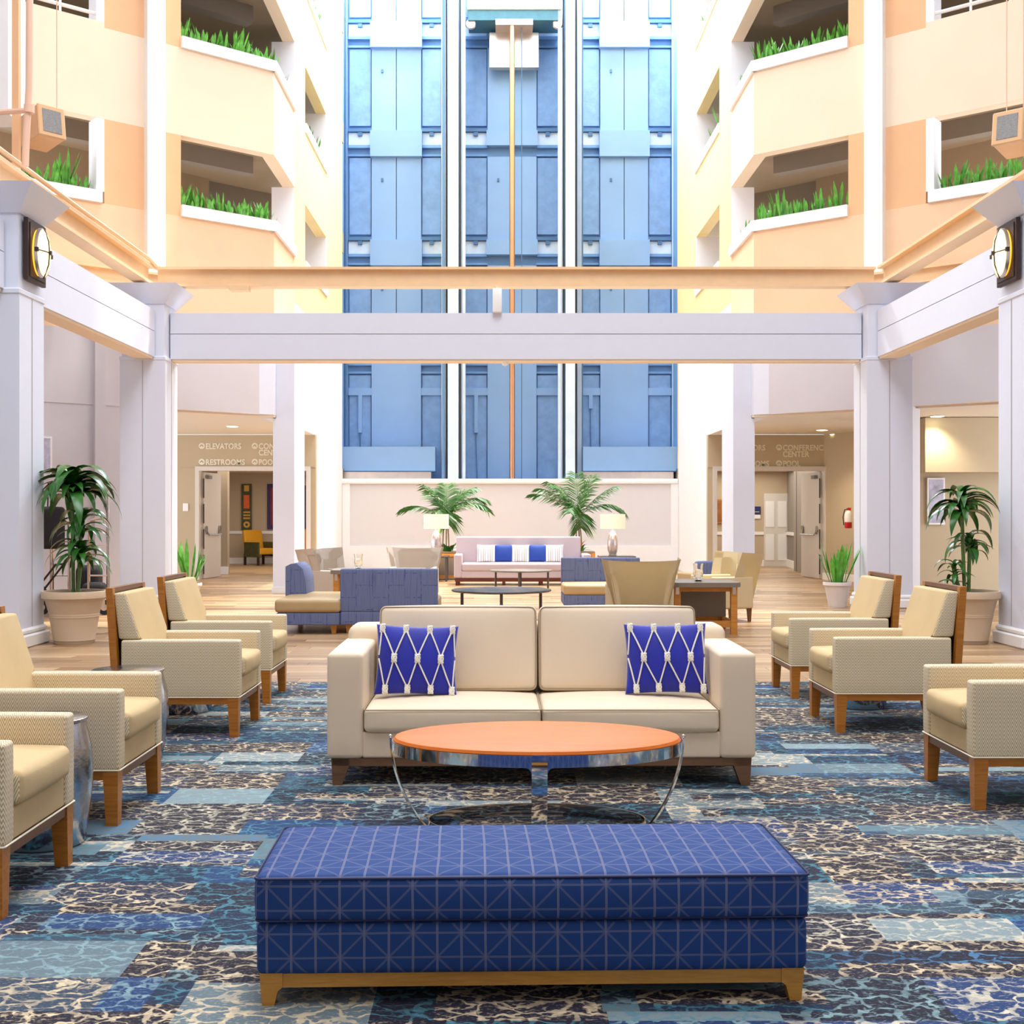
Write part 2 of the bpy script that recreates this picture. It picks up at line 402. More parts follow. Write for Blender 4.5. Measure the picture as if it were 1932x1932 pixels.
def prism(bm, pts, z0, z1):
    lo = [bm.verts.new((x, y, z0)) for x, y in pts]; hi = [bm.verts.new((x, y, z1)) for x, y in pts]
    n = len(pts); bm.faces.new(list(reversed(lo))); bm.faces.new(hi)
    for i in range(n): bm.faces.new((lo[i], lo[(i+1) % n], hi[(i+1) % n], hi[i]))
    return bm
def frustum(bm, c0, s0, c1, s1, z0, z1):
    """tapered square post; s = (hx,hy) half sizes"""
    def ring(c, s, z): return [bm.verts.new((c[0]+a*s[0], c[1]+b*s[1], z)) for a, b in ((-1,-1),(1,-1),(1,1),(-1,1))]
    a, b = ring(c0, s0, z0), ring(c1, s1, z1)
    bm.faces.new(list(reversed(a))); bm.faces.new(b)
    for i in range(4): bm.faces.new((a[i], a[(i+1)%4], b[(i+1)%4], b[i]))
    return bm
def lathe(bm, prof, n=32, c=(0, 0), sx=1, sy=1, cap=True):
    rings = []
    for r, z in prof:
        rings.append([bm.verts.new((c[0]+r*sx*math.cos(2*PI*i/n), c[1]+r*sy*math.sin(2*PI*i/n), z)) for i in range(n)])
    for a, b in zip(rings, rings[1:]):
        for i in range(n): bm.faces.new((a[i], a[(i+1)%n], b[(i+1)%n], b[i]))
    if cap: bm.faces.new(list(reversed(rings[0]))); bm.faces.new(rings[-1])
    return bm
def tube(bm, pts, r, n=6, closed=False, flat=None):
    """round tube (or flat band: flat=(wide, thin) with the wide side held level across) along a polyline"""
    pts = [Vector(p) for p in pts]; N = len(pts); rings = []
    up = Vector((0, 0, 1)); prev = None
    for i, p in enumerate(pts):
        if closed: tg = pts[(i+1) % N] - pts[i-1]
        else: tg = pts[min(i+1, N-1)] - pts[max(i-1, 0)]
        tg.normalize()
        if prev is None:
            a = tg.cross(up); a = a if a.length > 0.05 else tg.cross(Vector((1, 0, 0)))
        else: a = prev - tg * prev.dot(tg)
        a.normalize(); prev = a; b = tg.cross(a)
        rr = r[i] if isinstance(r, (list, tuple)) else r
        rings.append([bm.verts.new(p + a * rr * math.cos(2*PI*k/n) + b * rr * math.sin(2*PI*k/n)) for k in range(n)])
    m = N if closed else N - 1
    for i in range(m):
        A, B = rings[i], rings[(i+1) % N]
        for k in range(n): bm.faces.new((A[k], A[(k+1)%n], B[(k+1)%n], B[k]))
    if not closed: bm.faces.new(rings[0]); bm.faces.new(list(reversed(rings[-1])))
    return bm
def band(bm, pts, width, thick, side):
    """flat strap along pts; width along `side` vector, thickness across"""
    side = Vector(side).normalized(); pts = [Vector(p) for p in pts]; N = len(pts); rings = []
    for i, p in enumerate(pts):
        tg = (pts[min(i+1, N-1)] - pts[max(i-1, 0)]).normalized(); nrm = tg.cross(side).normalized()
        rings.append([bm.verts.new(p + side*a*width/2 + nrm*b*thick/2) for a, b in ((-1,-1),(1,-1),(1,1),(-1,1))])
    for A, B in zip(rings, rings[1:]):
        for k in range(4): bm.faces.new((A[k], A[(k+1)%4], B[(k+1)%4], B[k]))
    bm.faces.new(rings[0]); bm.faces.new(list(reversed(rings[-1])))
    return bm
def xf(bm, m): bmesh.ops.transform(bm, matrix=m, verts=bm.verts); return bm
def by_normal(o, axis, idx, thr=0.7):
    for p in o.data.polygons:
        if abs(p.normal[axis]) > thr: p.material_index = idx
def px(p, Z): return (p - VX) / F * Z
def hz(py, Z): return EYE + (VY - py) / F * Z
def text_mesh(s, size, mat, parent, loc, rot=(R(90), 0, 0), depth=0.008, name='lettering', align='LEFT'):
    cu = bpy.data.curves.new('text', 'FONT'); cu.body = s; cu.size = size; cu.extrude = depth; cu.align_x = align; cu.space_character = 1.05
    cu.offset = size * 0.03
    to = bpy.data.objects.new('text', cu); COL.objects.link(to)
    me = bpy.data.meshes.new_from_object(to.evaluated_get(bpy.context.evaluated_depsgraph_get()))
    bpy.data.objects.remove(to); bpy.data.curves.remove(cu)
    me.materials.clear(); me.materials.append(M[mat])
    o = bpy.data.objects.new(name, me); COL.objects.link(o); o.location = loc; o.rotation_euler = rot; o.parent = parent
    return o
# ================================================================== SETTING
CX = 0.2
floor = finish(Box(-11, 11.5, 9.66, 34.5, -0.06, -0.006), 'floor', 'interior_grey'); tag(floor, kind='structure')
bm = bmesh.new(); tone = []
y = 9.67; row = 0
while y < 34.4:
    x = -11 - random.random() * 1.2
    while x < 11.4:
        x1 = x + 1.22; y1 = y + 0.18; a, b = max(x, -11), min(x1, 11.4)
        if b - a > 0.05:
            vs = [bm.verts.new(p) for p in ((a+.002, y+.002, 0), (b-.002, y+.002, 0), (b-.002, y1-.002, 0), (a+.002, y1-.002, 0))]
            lo = [bm.verts.new(v.co + Vector((0, 0, -0.006))) for v in vs]
            bm.faces.new(vs); tv = random.random(); tone.append(tv)
            for k in range(4): bm.faces.new((vs[k], lo[k], lo[(k+1)%4], vs[(k+1)%4])); tone.append(tv)
        x = x1
    y += 0.18; row += 1
me = bpy.data.meshes.new('plank'); bm.to_mesh(me); bm.free(); me.materials.append(M['planks'])
at = me.attributes.new('tone', 'FLOAT', 'FACE'); at.data.foreach_set('value', tone)
pl = bpy.data.objects.new('floor_planks', me); COL.objects.link(pl); pl.parent = floor; pl['kind'] = 'stuff'
fl2 = finish(Box(-11, 11.5, -5, 9.66, -0.06, -0.008), 'floor', 'interior_grey'); tag(fl2, kind='structure')
carpet = finish(Box(-9.2, 9.6, -4.6, 9.665, -0.006, 0.0), 'carpet', 'carpet')
tag(carpet, 'blue, navy and cream block-patterned carpet under the seating group, ending at the wood floor', 'carpet')

def W(s, u, Y): return (CX + s*u, Y)
U0, Y0 = 3.995, 20.3
def A(t, o=0.0):     # point on the angled balcony wall, offset o behind it
    return (U0 + 1.2*t + o*0.640, Y0 - t + o*0.768)
def seg(s, t0, t1, z0, z1, th, name, mat, parent, front=0.0):
    pts = [A(t0, -front), A(t1, -front), A(t1, th), A(t0, th)]
    return finish(prism(bmesh.new(), [W(s, *p) for p in pts], z0, z1), name, mat, parent, smooth=0)
def dseg(s, ya, yb, z0, z1, th, name, mat, parent, front=0.0, u=U0):
    pts = [(u-front, ya), (u+th, ya), (u+th, yb), (u-front, yb)]
    return finish(prism(bmesh.new(), [W(s, *p) for p in pts], z0, z1), name, mat, parent, smooth=0)
LV = [6.21, 8.87, 11.53]; TOPZ = 15.2
for s, side in ((-1, 'left'), (1, 'right')):
    wl = struct_root('wall_' + side)
    # angled wall: lowest band, parapets and piers
    bands = [(2.98 if s > 0 else 2.98, 6.03)] + [(z + 1.10, z + 2.48) for z in LV]
    opens = [(0.0, 1.06), (1.85, 3.05)]
    for i, (z0, z1) in enumerate(bands):
        m = 'peach_mid' if i == 0 else 'peach_light'
        if i == 0:
            seg(s, 0.18, 1.5, z0, z1, 0.22, 'parapet', 'peach_mid', wl)
            seg(s, 0.0, 0.18, 4.08, z1, 0.22, 'parapet', 'peach_mid', wl)
            seg(s, 1.5, 4.25, z0, z1, 0.22, 'parapet', 'peach_mid', wl)
            # the ground-storey face of this wall is white below the steelwork
            seg(s, 0.18, 4.2, z0 - 0.004, 4.10, 0.0, 'lower_band', 'wall_smooth', wl, front=0.012)
        else: seg(s, 0.0, 4.25, z0, min(z1, TOPZ), 0.22, 'parapet', m, wl)
    for z in LV:
        z2 = min(z + 1.10, TOPZ); zb = z - 0.18
        for a, b in ((1.06, 1.85), (3.05, 4.25)):
            seg(s, a, b, zb, z2, 0.22, 'pier', 'peach_dark', wl)
        for a, b, tag_ in ((0.0, 1.06, 0), (1.85, 3.05, 1)):
            if tag_ == 1 and z > 8: # top gallery: a railing instead of a planter
                seg(s, a, b, zb, z - 0.10, 0.22, 'sill', 'peach_light', wl)
                rail = thing('railing', 'white tube railing along the top gallery opening on the %s' % side, 'railing')
                p0, p1 = W(s, *A(a + .02, .05)), W(s, *A(b - .02, .05))
                for hh in (0.02, 0.42):
                    finish(tube(bmesh.new(), [(p0[0], p0[1], z + hh), (p1[0], p1[1], z + hh)], 0.03, 8), 'rail', 'white_trim', rail)
                for k in range(4):
                    q = (k + .1) / 3.2; xx = p0[0] + (p1[0]-p0[0])*q; yy = p0[1] + (p1[1]-p0[1])*q
                    finish(tube(bmesh.new(), [(xx, yy, z - .1), (xx, yy, z + .42)], 0.02, 8), 'post', 'white_trim', rail)
                if z > 10: 
                    for c_ in list(rail.children): bpy.data.objects.remove(c_)
                    bpy.data.objects.remove(rail)
                continue
            # white planter trough
            seg(s, a + (.0 if tag_ == 0 else .03), b, zb, z, 0.10, 'ledge', 'ledge', wl, front=0.05)
            seg(s, a + .03, b - .03, zb, z - .03, 0.34, 'planter_soil', 'soil', wl, front=-0.10)
    # white reveal of the second opening
    for z in LV[:2]:
        seg(s, 1.85, 1.93, z if z < 7 else z - .1, z + 1.10, 0.30, 'reveal', 'ledge', wl, front=-0.002)
    # pilaster
    seg(s, 1.26, 1.45, 4.9, TOPZ, 0.0, 'pilaster', 'white_trim', wl, front=0.13)
    # return towards the elevator: parapet corner and wall running back
    dseg(s, 20.3, 22.3, 4.084, 6.026, 0.22, 'parapet', 'peach_mid', wl)
    for z in LV:
        dseg(s, 20.3, 22.3, z + 1.104, z + 2.476, 0.22, 'parapet', 'peach_light', wl)
        dseg(s, 20.26, 22.3, z - 0.18, z, 0.10, 'ledge', 'ledge', wl, front=0.05)
        dseg(s, 20.45, 22.3, z - 0.18, z - .03, 0.34, 'planter_soil', 'soil', wl, front=-0.10)
        # white jamb
        dseg(s, 22.3, 22.6, z - 0.18, z + 1.10, 0.42, 'jamb', 'ledge', wl, front=-0.003)
    # wall running back: cream above, white below
    dseg(s, 22.3, 28.98, 5.2, 6.03, 0.22, 'back_run', 'cream_yellow', wl)
    for z in LV:
        dseg(s, 22.3, 28.98, z + 1.10, z + 2.48, 0.22, 'back_run', 'cream_yellow', wl)
        dseg(s, 22.302, 23.5, z - 0.18, z + 1.10, 0.22, 'pier', 'cream_yellow', wl)
        dseg(s, 26.4, 28.98, z - 0.18, z + 1.10, 0.22, 'pier', 'cream_yellow', wl)
        dseg(s, 23.5, 26.4, z - 0.18, z, 0.10, 'ledge', 'ledge', wl, front=0.03)
        dseg(s, 23.5, 26.4, z - 0.18, z - .03, 0.34, 'planter_soil', 'soil', wl, front=-0.10)
        dseg(s, 26.3, 26.4, z, z + 1.10, 0.5, 'reveal', 'ledge', wl, front=-0.004)
    dseg(s, 22.3, 24.99, 2.94, 5.2, 0.22, 'lower_run', 'stucco_white', wl)
    dseg(s, 24.99, 28.98, 0, 5.2, 0.22, 'lower_run', 'stucco_white', wl)
    dseg(s, 20.5, 22.3, 2.94, 4.08, 0.22, 'lower_run', 'stucco_white', wl)
    finish(prism(bmesh.new(), [W(s, *p) for p in (A(.18, -.005), A(0.004, -.005), (3.99, 20.55), (4.3, 20.9), A(.3, .3))], 2.985, 4.08), 'corner_infill', 'white_paint', wl, smooth=0)
    # bits below: full wall on the left, jamb column on the right
    if s < 0:
        seg(s, 1.35, 4.25, 0, 2.98, 0.22, 'lower_wall', 'wall_smooth', wl)
        seg(s, 1.86, 1.96, 0, 4.7, 0.0, 'pilaster', 'wall_smooth', wl, front=0.07)
        seg(s, 1.35, 4.2, 0, 0.14, 0.0, 'skirting', 'white_trim', wl, front=0.02)
    else:
        seg(s, 1.42, 1.72, 0, 2.98, 0.3, 'lower_wall', 'wall_smooth', wl)
        seg(s, 3.4, 4.25, 0, 2.98, 0.22, 'lower_wall', 'wall_smooth', wl)
        # kitchen-side room behind
        finish(Box(6.2, 11, 20.9, 21.1, 0, 2.95), 'back_wall', 'sign_wall', wl)
        finish(Box(7.05, 9.6, 20.3, 20.9, 2.03, 2.94), 'soffit', 'sign_wall', wl)
    # unseen side wall up to behind the camera, added for bounced light
    dseg(s, -4.7, 16.15, 0, TOPZ, 0.25, 'side_wall', 'wall_smooth', wl, u=9.05)
    # gallery floors and their back walls
    P = [(4.03, 20.36), (9.1, 16.25), (11.2, 18), (11.2, 29.5), (4.03, 29.5)]
    for z in [3.62] + LV:
        zt = z + 1.42 if z > 4 else 3.62
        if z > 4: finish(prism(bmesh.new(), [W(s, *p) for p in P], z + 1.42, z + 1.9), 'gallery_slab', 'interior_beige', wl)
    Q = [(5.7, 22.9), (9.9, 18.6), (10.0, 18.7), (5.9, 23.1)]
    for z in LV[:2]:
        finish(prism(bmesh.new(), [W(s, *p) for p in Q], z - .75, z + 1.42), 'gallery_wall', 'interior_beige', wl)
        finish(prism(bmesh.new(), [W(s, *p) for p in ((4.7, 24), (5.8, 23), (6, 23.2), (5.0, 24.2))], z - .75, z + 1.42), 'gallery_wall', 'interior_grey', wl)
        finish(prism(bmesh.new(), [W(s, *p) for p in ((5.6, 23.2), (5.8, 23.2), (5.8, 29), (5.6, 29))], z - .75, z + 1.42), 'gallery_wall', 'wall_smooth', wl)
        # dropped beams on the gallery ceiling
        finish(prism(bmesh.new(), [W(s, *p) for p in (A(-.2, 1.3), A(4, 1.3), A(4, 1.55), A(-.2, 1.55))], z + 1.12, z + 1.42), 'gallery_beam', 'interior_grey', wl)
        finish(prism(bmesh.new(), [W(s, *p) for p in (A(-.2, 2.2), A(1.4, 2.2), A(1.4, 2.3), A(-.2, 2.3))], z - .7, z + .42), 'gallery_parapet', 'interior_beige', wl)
    # ---------------- ground storey: ceiling, sign wall with double doors, corridor
    ce = finish(prism(bmesh.new(), [W(s, *p) for p in ((4.0, 21.6), (4.0, 20.32), (9.2, 16.4), (11.2, 18), (11.2, 24.82), (4.0, 24.82))], 2.95, 3.05), 'ceiling', 'ceiling')
    tag(ce, kind='structure')
sw = {}
for s in (-1, 1):
    rt = struct_root('wall_' + ('corridor_left' if s < 0 else 'corridor_right'))
    def wb(u0, u1, y0, y1, z0, z1, name, mat, par=None):
        xa, xb = sorted((CX + s*u0, CX + s*u1)); return finish(Box(xa, xb, y0, y1, z0, z1), name, mat, par or rt, smooth=0)
    wb(3.99, 4.10, 24.82, 24.98, 0, 2.28, 'wall_pier', 'sign_wall')
    wb(3.99, 7.6, 24.80, 24.98, 2.28, 2.947, 'sign_wall', 'sign_wall')
    wb(6.42, 7.6, 24.82, 24.98, 0, 2.28, 'wall_pier', 'sign_wall')
    # door frame
    dr = struct_root('door_%d' % (1 if s < 0 else 2))
    wb(4.09, 4.17, 24.74, 25.0, 0, 2.30, 'frame_post', 'door_white', dr)
    wb(6.35, 6.43, 24.74, 25.0, 0, 2.30, 'frame_post', 'door_white', dr)
    wb(4.17, 6.35, 24.74, 25.0, 2.21, 2.30, 'frame_head', 'door_white', dr)
    # leaf standing open, hinged on the outer post
    ang = R(84)
    hx, hy = CX + s*6.33, 24.98; ex, ey = hx - s*1.08*math.cos(ang)*(0.0 if s < 0 else 1), hy + 1.08
    if s < 0: ex = hx + 0.10
    d = Vector((ex-hx, ey-hy, 0)).normalized(); nrm = Vector((-d.y, d.x, 0)) * 0.022
    pts = [(hx+nrm.x, hy+nrm.y), (hx-nrm.x, hy-nrm.y), (ex-nrm.x, ey-nrm.y), (ex+nrm.x, ey+nrm.y)]
    leaf = finish(prism(bmesh.new(), pts, 0.01, 2.19), 'leaf', 'door_white', dr)
    inn = Vector((-s, 0, 0)) * 0.06
    bar = finish(tube(bmesh.new(), [(hx+d.x*.15+inn.x*.4, hy+.15, 1.0), (hx+inn.x+d.x*.22, hy+.22, .90), (ex+inn.x, ey-.12, .90)], 0.018, 6), 'push_bar', 'chrome_soft', leaf)
    bm = bmesh.new(); lathe(bm, [(0.09, -0.012), (0.09, 0.012)], 14); xf(bm, Matrix.Translation((hx+inn.x*.5+d.x*.13, hy+.14, 1.0)) @ Matrix.Rotation(R(90), 4, 'Y'))
    finish(bm, 'bar_mount', 'chrome_soft', leaf)
    bm = bmesh.new(); lathe(bm, [(0.09, -0.012), (0.09, 0.012)], 14); xf(bm, Matrix.Translation((ex+inn.x*.5, ey-.1, 1.0)) @ Matrix.Rotation(R(90), 4, 'Y'))
    finish(bm, 'bar_mount', 'chrome_soft', leaf)
    finish(Box(hx+inn.x-.05, hx+inn.x+.05, hy+.1, hy+.35, 2.06, 2.13), 'door_closer', 'grille', leaf)
    for k in range(4):
        finish(Box(hx-s*.03-.008, hx-s*.03+.008, hy-.06, hy-.02, .1+k*.52, .1+k*.52+.4), 'edge_gap', 'iron_brown', dr)
    # corridor beyond
    zc = 2.42
    yb = 32.7 if s < 0 else 31.2
    wb(4.0, 9.5, yb, yb+.15, 0, zc, 'corridor_wall', 'corridor_wall')
    wb(3.4, 9.5, yb-.03, yb, .80, .88, 'chair_rail', 'white_trim')
    wb(3.4, 9.5, yb-.03, yb, 0, .16, 'skirting', 'white_trim')
    xa, xb = sorted((CX+s*4.22, CX+s*9.5)); c2 = finish(Box(xa, xb, 25.0, yb, zc, zc+.08), 'ceiling', 'ceiling'); tag(c2, kind='structure')
    wb(4.0, 4.2, 29.2, yb, 0, zc, 'corridor_wall', 'corridor_wall')
    if s < 0:
        wb(6.28, 6.5, 27.0, 27.2, 0, zc, 'corridor_wall', 'interior_beige')
        wb(6.26, 6.5, 26.96, 27.0, 0, .17, 'skirting', 'white_trim')
        wb(9.3, 9.5, 25, yb, 0, zc, 'corridor_wall', 'corridor_wall')
    else:
        wb(6.62, 6.8, 25.0, 28.4, 0, zc, 'corridor_wall', 'interior_grey')
        finish(prism(bmesh.new(), [(7.0, 28.3), (7.1, 28.3), (7.42, 31.2), (7.3, 31.2)], 0, zc), 'corridor_wall', 'interior_grey', rt)
        finish(prism(bmesh.new(), [(6.96, 28.3), (7.0, 28.3), (7.3, 31.2), (7.26, 31.2)], .8, .88), 'chair_rail', 'white_trim', rt)
        finish(prism(bmesh.new(), [(6.96, 28.3), (7.0, 28.3), (7.3, 31.2), (7.26, 31.2)], 0, .18), 'skirting', 'white_trim', rt)
        finish(Box(6.8, 7.1, 28.2, 28.4, 0, zc), 'corridor_wall', 'interior_grey', rt)
        # angled wall with the extinguisher
        finish(prism(bmesh.new(), [(6.55, 24.8), (7.5, 22.7), (7.7, 22.8), (6.75, 24.9)], 0, 2.95), 'angled_wall', 'sign_wall', rt)
        finish(prism(bmesh.new(), [(6.52, 24.8), (7.47, 22.7), (7.5, 22.7), (6.55, 24.8)], 0, .14), 'skirting', 'white_trim', rt)
    wb(4.0, 4.1, 24.98, 29.3, 0, zc, 'corridor_wall', 'corridor_wall')
    # unseen area lamp, added to brighten the corridor
    lamp('corridor_fill_lamp', 'AREA', 50, (CX+s*5.6, 28.6, zc-.04), (0, 0, 0), (1, .93, .82), shape='RECTANGLE', size=2.6, size_y=4.5)
    # lettering
    x0 = px(376, 24.82) if s < 0 else px(1364, 24.82)
    for nm, px0, py0 in (('ELEVATORS', 0, 847), ('RESTROOMS', 0, 877), ('CONFERENCE', 100, 847), ('CENTER', 100, 859), ('POOL', 100, 877)):
        lx = x0 + px0/F*24.82 + (12.5/F*24.82)
        z = hz(py0, 24.82)
        if s > 0: z -= 0.03
        sgn = thing('wall_sign', {'ELEVATORS': 'raised lettering reading ELEVATORS', 'RESTROOMS': 'raised lettering reading RESTROOMS', 'CONFERENCE': 'raised lettering reading CONFERENCE',
              'CENTER': 'raised lettering reading CENTER', 'POOL': 'raised lettering reading POOL'}[nm] + (' above the left corridor doors' if s < 0 else ' above the right corridor doors'), 'sign', (lx, 24.80, z))
        tm = text_mesh(nm, 0.158, 'sign_letter', sgn, (0, 0, 0)); wd = max(v.co.x for v in tm.data.vertices)
        tm.scale.x = {'ELEVATORS': 67, 'RESTROOMS': 74, 'CONFERENCE': 83, 'CENTER': 50, 'POOL': 33}[nm]/F*24.82/wd
        if nm != 'CENTER':
            bm = bmesh.new(); lathe(bm, [(0.062, -.006), (0.062, .006)], 24); xf(bm, Matrix.Translation((-.078, 0, .06)) @ Matrix.Rotation(R(90), 4, 'X'))
            dsk = finish(bm, 'emblem', 'sign_letter', sgn)
            for kk in range(3):
                o_ = .012 * (kk - 1)
                finish(tube(bmesh.new(), [(-.115+o_*.4, -.009, .04+kk*.013), (-.08, -.009, .066+kk*.013), (-.045, -.009, .035+kk*.013)], .0035, 4), 'arrow_mark', 'sign_wall', dsk)

# back wall under and around the elevator shaft
YB = 29.0
wb_ = struct_root('wall_back')
xl, xr = px(641, YB), px(1281, YB)
zs = hz(905, YB)
finish(Box(-4.2, 4.6, YB, YB+.25, 0, zs), 'lower_wall', 'wall_far', wb_)
finish(Box(-4.2, xl, YB, YB+.25, zs, 16.2), 'side_strip', 'white_paint', wb_)
finish(Box(xr, 4.6, YB, YB+.25, zs, 16.2), 'side_strip', 'cream_yellow', wb_)
finish(Box(xl+.03, xr-.03, YB-.09, YB+.05, zs-.10, zs+.02, .03, 2), 'sill', 'white_trim', wb_)
finish(Box(-3.79, xl+.25, YB-.05, YB, 0, zs-.05), 'stucco_border', 'stucco_white', wb_)
finish(Box(xr-.2, 4.19, YB-.05, YB, 0, zs-.05), 'stucco_border', 'stucco_white', wb_)
finish(Box(xl+.25, xr-.2, YB-.05, YB, 0, hz(1030, YB)), 'stucco_border', 'stucco_white', wb_)
wf = finish(Box(-9.3, 9.7, -4.9, -4.7, 0, 15.2), 'wall_front', 'wall_taupe'); tag(wf, kind='structure')
rf = finish(Box(-9.3, 9.7, -4.9, 16.0, 15.2, 15.4), 'ceiling', 'wall_smooth'); tag(rf, kind='structure')  # unseen roof slab, added to keep the sun off the seating area

# ================================================================== ELEVATOR SHAFT
YS = 30.35
sh = thing('elevator_shaft', 'tall blue-painted elevator shaft with three bays, framed by the cream walls', 'elevator shaft', (0, 0, 0))
def X(p): return px(p, YS)
def sb(p0, p1, y0, y1, z0, z1, name, mat, par=sh, Zr=YS): return finish(Box(px(p0, Zr), px(p1, Zr), y0, y1, z0, z1), name, mat, par, smooth=0)
ZT = 16.2
finish(Box(xl-.3, xr+.3, YS+.02, YS+.2, 1.9, ZT), 'back_panel', 'shaft_blue', sh)
finish(Box(xl-.2, xl, YB+.25, YS+.02, 1.9, ZT), 'side_panel', 'shaft_blue', sh)
finish(Box(xr, xr+.2, YB+.25, YS+.02, 1.9, ZT), 'side_panel', 'shaft_blue', sh)
finish(Box(xl-.2, xr+.2, YB+.25, YS+.02, 1.8, 2.12), 'pit_floor', 'shaft_dark', sh)
bays = [((660, 700), (702, 795), (797, 832), (643, 657), (834, 843)), ((878, 918), (920, 1012), (1014, 1052), (868, 876), (1054, 1062)),
        ((1097, 1130), (1132, 1222), (1224, 1264), (1088, 1096), (1266, 1275))]
lev = [2.10, 4.80, 7.50, 10.2, 12.9]
for bi, (L, C_, Rr, g0, g1) in enumerate(bays):
    for (a, b) in (L, Rr):
        for k, z in enumerate(lev):
            zt = (lev[k+1] if k+1 < len(lev) else 15.6)
            sb(a, b, YS-.05, YS, z + (.78 if k else 0.02), zt - .02, 'plaster_panel', 'shaft_rough')
            if k:
                for (za, zb_, dd) in ((z+.62, z+.70, .12), (z+.22, z+.29, .10), (z+.02, z+.07, .07)):
                    sb(a-2, b+2, YS-dd, YS, za, zb_, 'cross_rail', 'shaft_dark' if dd > .11 else 'shaft_blue')
                sb(a-2, b+2, YS-.04, YS, z+.30, z+.61, 'infill', 'shaft_pale')
                m_ = (a+b)/2
                sb(m_-4, m_+4, YS-.11, YS-.02, z+.52, z+.61, 'bracket', 'shaft_dark')
    for (a, b) in (g0, g1):
        sb(a, b, YS-.35, YS-.2, 2.1, ZT, 'guide_rail', 'shaft_pale')
        sb(b-.5, b+1.5, YS-.55, YS-.4, 2.1, ZT, 'guide_edge', 'shaft_dark')
    for k, z in enumerate(lev[1:]):
        # header box and the pair of landing doors above it
        if z > 5: sb(C_[0]-2, C_[1]+2, YS-.22, YS-.02, z - (.02 if bi != 1 else -.25), z+.62, 'header_box', 'shaft_panel')
        top = min(z+2.7, 15.7)
        mid = (C_[0]+C_[1])/2
        sb(C_[0], mid-.7, YS-.10, YS-.02, z+.64, top, 'landing_door', 'shaft_panel')
        sb(mid+.7, C_[1], YS-.10, YS-.02, z+.64, top, 'landing_door', 'shaft_panel')
        sb(mid-.35, mid+.35, YS-.07, YS-.02, z+.64, top, 'door_gap', 'shaft_black')
        if bi != 1 or k == 1: sb(C_[0]+18, C_[0]+22, YS-.13, YS-.10, z+2.7-.62, z+2.7-.54, 'door_latch', 'shaft_dark')
    # blank bottom panel
    sb(C_[0], C_[1], YS-.12, YS-.02, 2.15, 5.43, 'bottom_panel', 'shaft_panel')
    for (a, b) in (L, Rr): sb(a-2, b+2, YS-.10, YS-.04, 4.28, 4.46, 'cross_rail', 'shaft_panel')
    m_ = (L[0]+L[1])/2
    sb(m_-3, m_+4, YS-.12, YS-.05, 3.35 if bi < 2 else 3.95, 4.28, 'conduit_duct', 'shaft_panel')
    finish(tube(bmesh.new(), [(X(m_), YS-.08, 3.4 if bi < 2 else 3.95), (X(m_+1), YS-.08, 2.8), (X(m_+3), YS-.08, 2.1)], .012, 6), 'cable', 'shaft_dark', sh)
# white dividing columns with black reveals
for (a, b) in ((845, 865), (1067, 1085)):
    sb(a, b, YB+.18, YB+.42, 2.1, ZT, 'dividing_column', 'shaft_pale', Zr=YB+.2)
    for e in (a-5, b+1): 
        sb(e+.5, e+2.8, YB+.22, YB+.5, 2.1, ZT, 'reveal', 'shaft_black', Zr=YB+.2)
sb(a-14, a-8, YB+.3, YB+.45, 2.1, ZT, 'guide_rail', 'shaft_pale', Zr=YB+.3)
sb(872, 878, YB+.3, YB+.45, 2.1, ZT, 'guide_rail', 'shaft_pale', Zr=YB+.3)
sb(834, 839, YB+.3, YB+.45, 2.1, ZT, 'guide_rail', 'shaft_blue', Zr=YB+.3)
# parked cab guards at the bottom of the outer bays
for (a, b, nm) in ((643, 821, 'left'), (1100, 1279, 'right')):
    g = thing('elevator_car', 'blue apron and steel edge of the car parked at the bottom of the %s bay' % nm, 'elevator', (px((a+b)/2, 29.3), 29.3, 2.12))
    cx_ = px((a+b)/2, 29.3); hw = (px(b, 29.3)-px(a, 29.3))/2
    finish(Box(-hw, hw, .0, .6, .25, .83), 'apron', 'shaft_panel', g)
    finish(Box(-hw, hw-.1, .04, .55, .0, .23), 'kick_strip', 'stainless', g)
    finish(Box(-hw, hw, .04, .5, .225, .255), 'shadow_gap', 'shaft_dark', g)
# hanging car in the middle bay with its copper piston
cab = thing('elevator_car', 'white and teal elevator car raised high in the middle bay on a copper piston', 'elevator', (px(970, 29.6), 29.6, 0))
hw = 1.13; zb0 = hz(38, 29.3)
finish(Box(-hw, hw, -.35, .5, zb0+.25, 15.4), 'car_body', 'cab_white', cab)
finish(Box(-hw+.02, hw-.02, -.3, .5, zb0+.0, zb0+.25), 'underframe', 'cab_teal', cab)
finish(Box(-.45, .45, -.33, .3, zb0-.12, zb0+.02), 'jack_plate', 'stainless', cab)
finish(Box(-.6, .6, .2, .4, zb0-.95, zb0-.1), 'toe_guard', 'stainless', cab)
for q in (-1, 1):
    bm = bmesh.new(); lathe(bm, [(.11, -.05), (.13, 0), (.11, .05)], 16); xf(bm, Matrix.Translation((q*(hw-.08), -.2, zb0-.06)) @ Matrix.Rotation(R(90), 4, 'X'))
    finish(bm, 'guide_roller', 'stainless', cab)
finish(tube(bmesh.new(), [(-.05, -.25, 2.12), (-.05, -.25, zb0-.1)], .065, 20), 'piston', 'copper', cab)
finish(tube(bmesh.new(), [(.18, -.15, 2.12), (.18, -.15, zb0-.1)], .012, 6), 'cable', 'shaft_dark', cab)

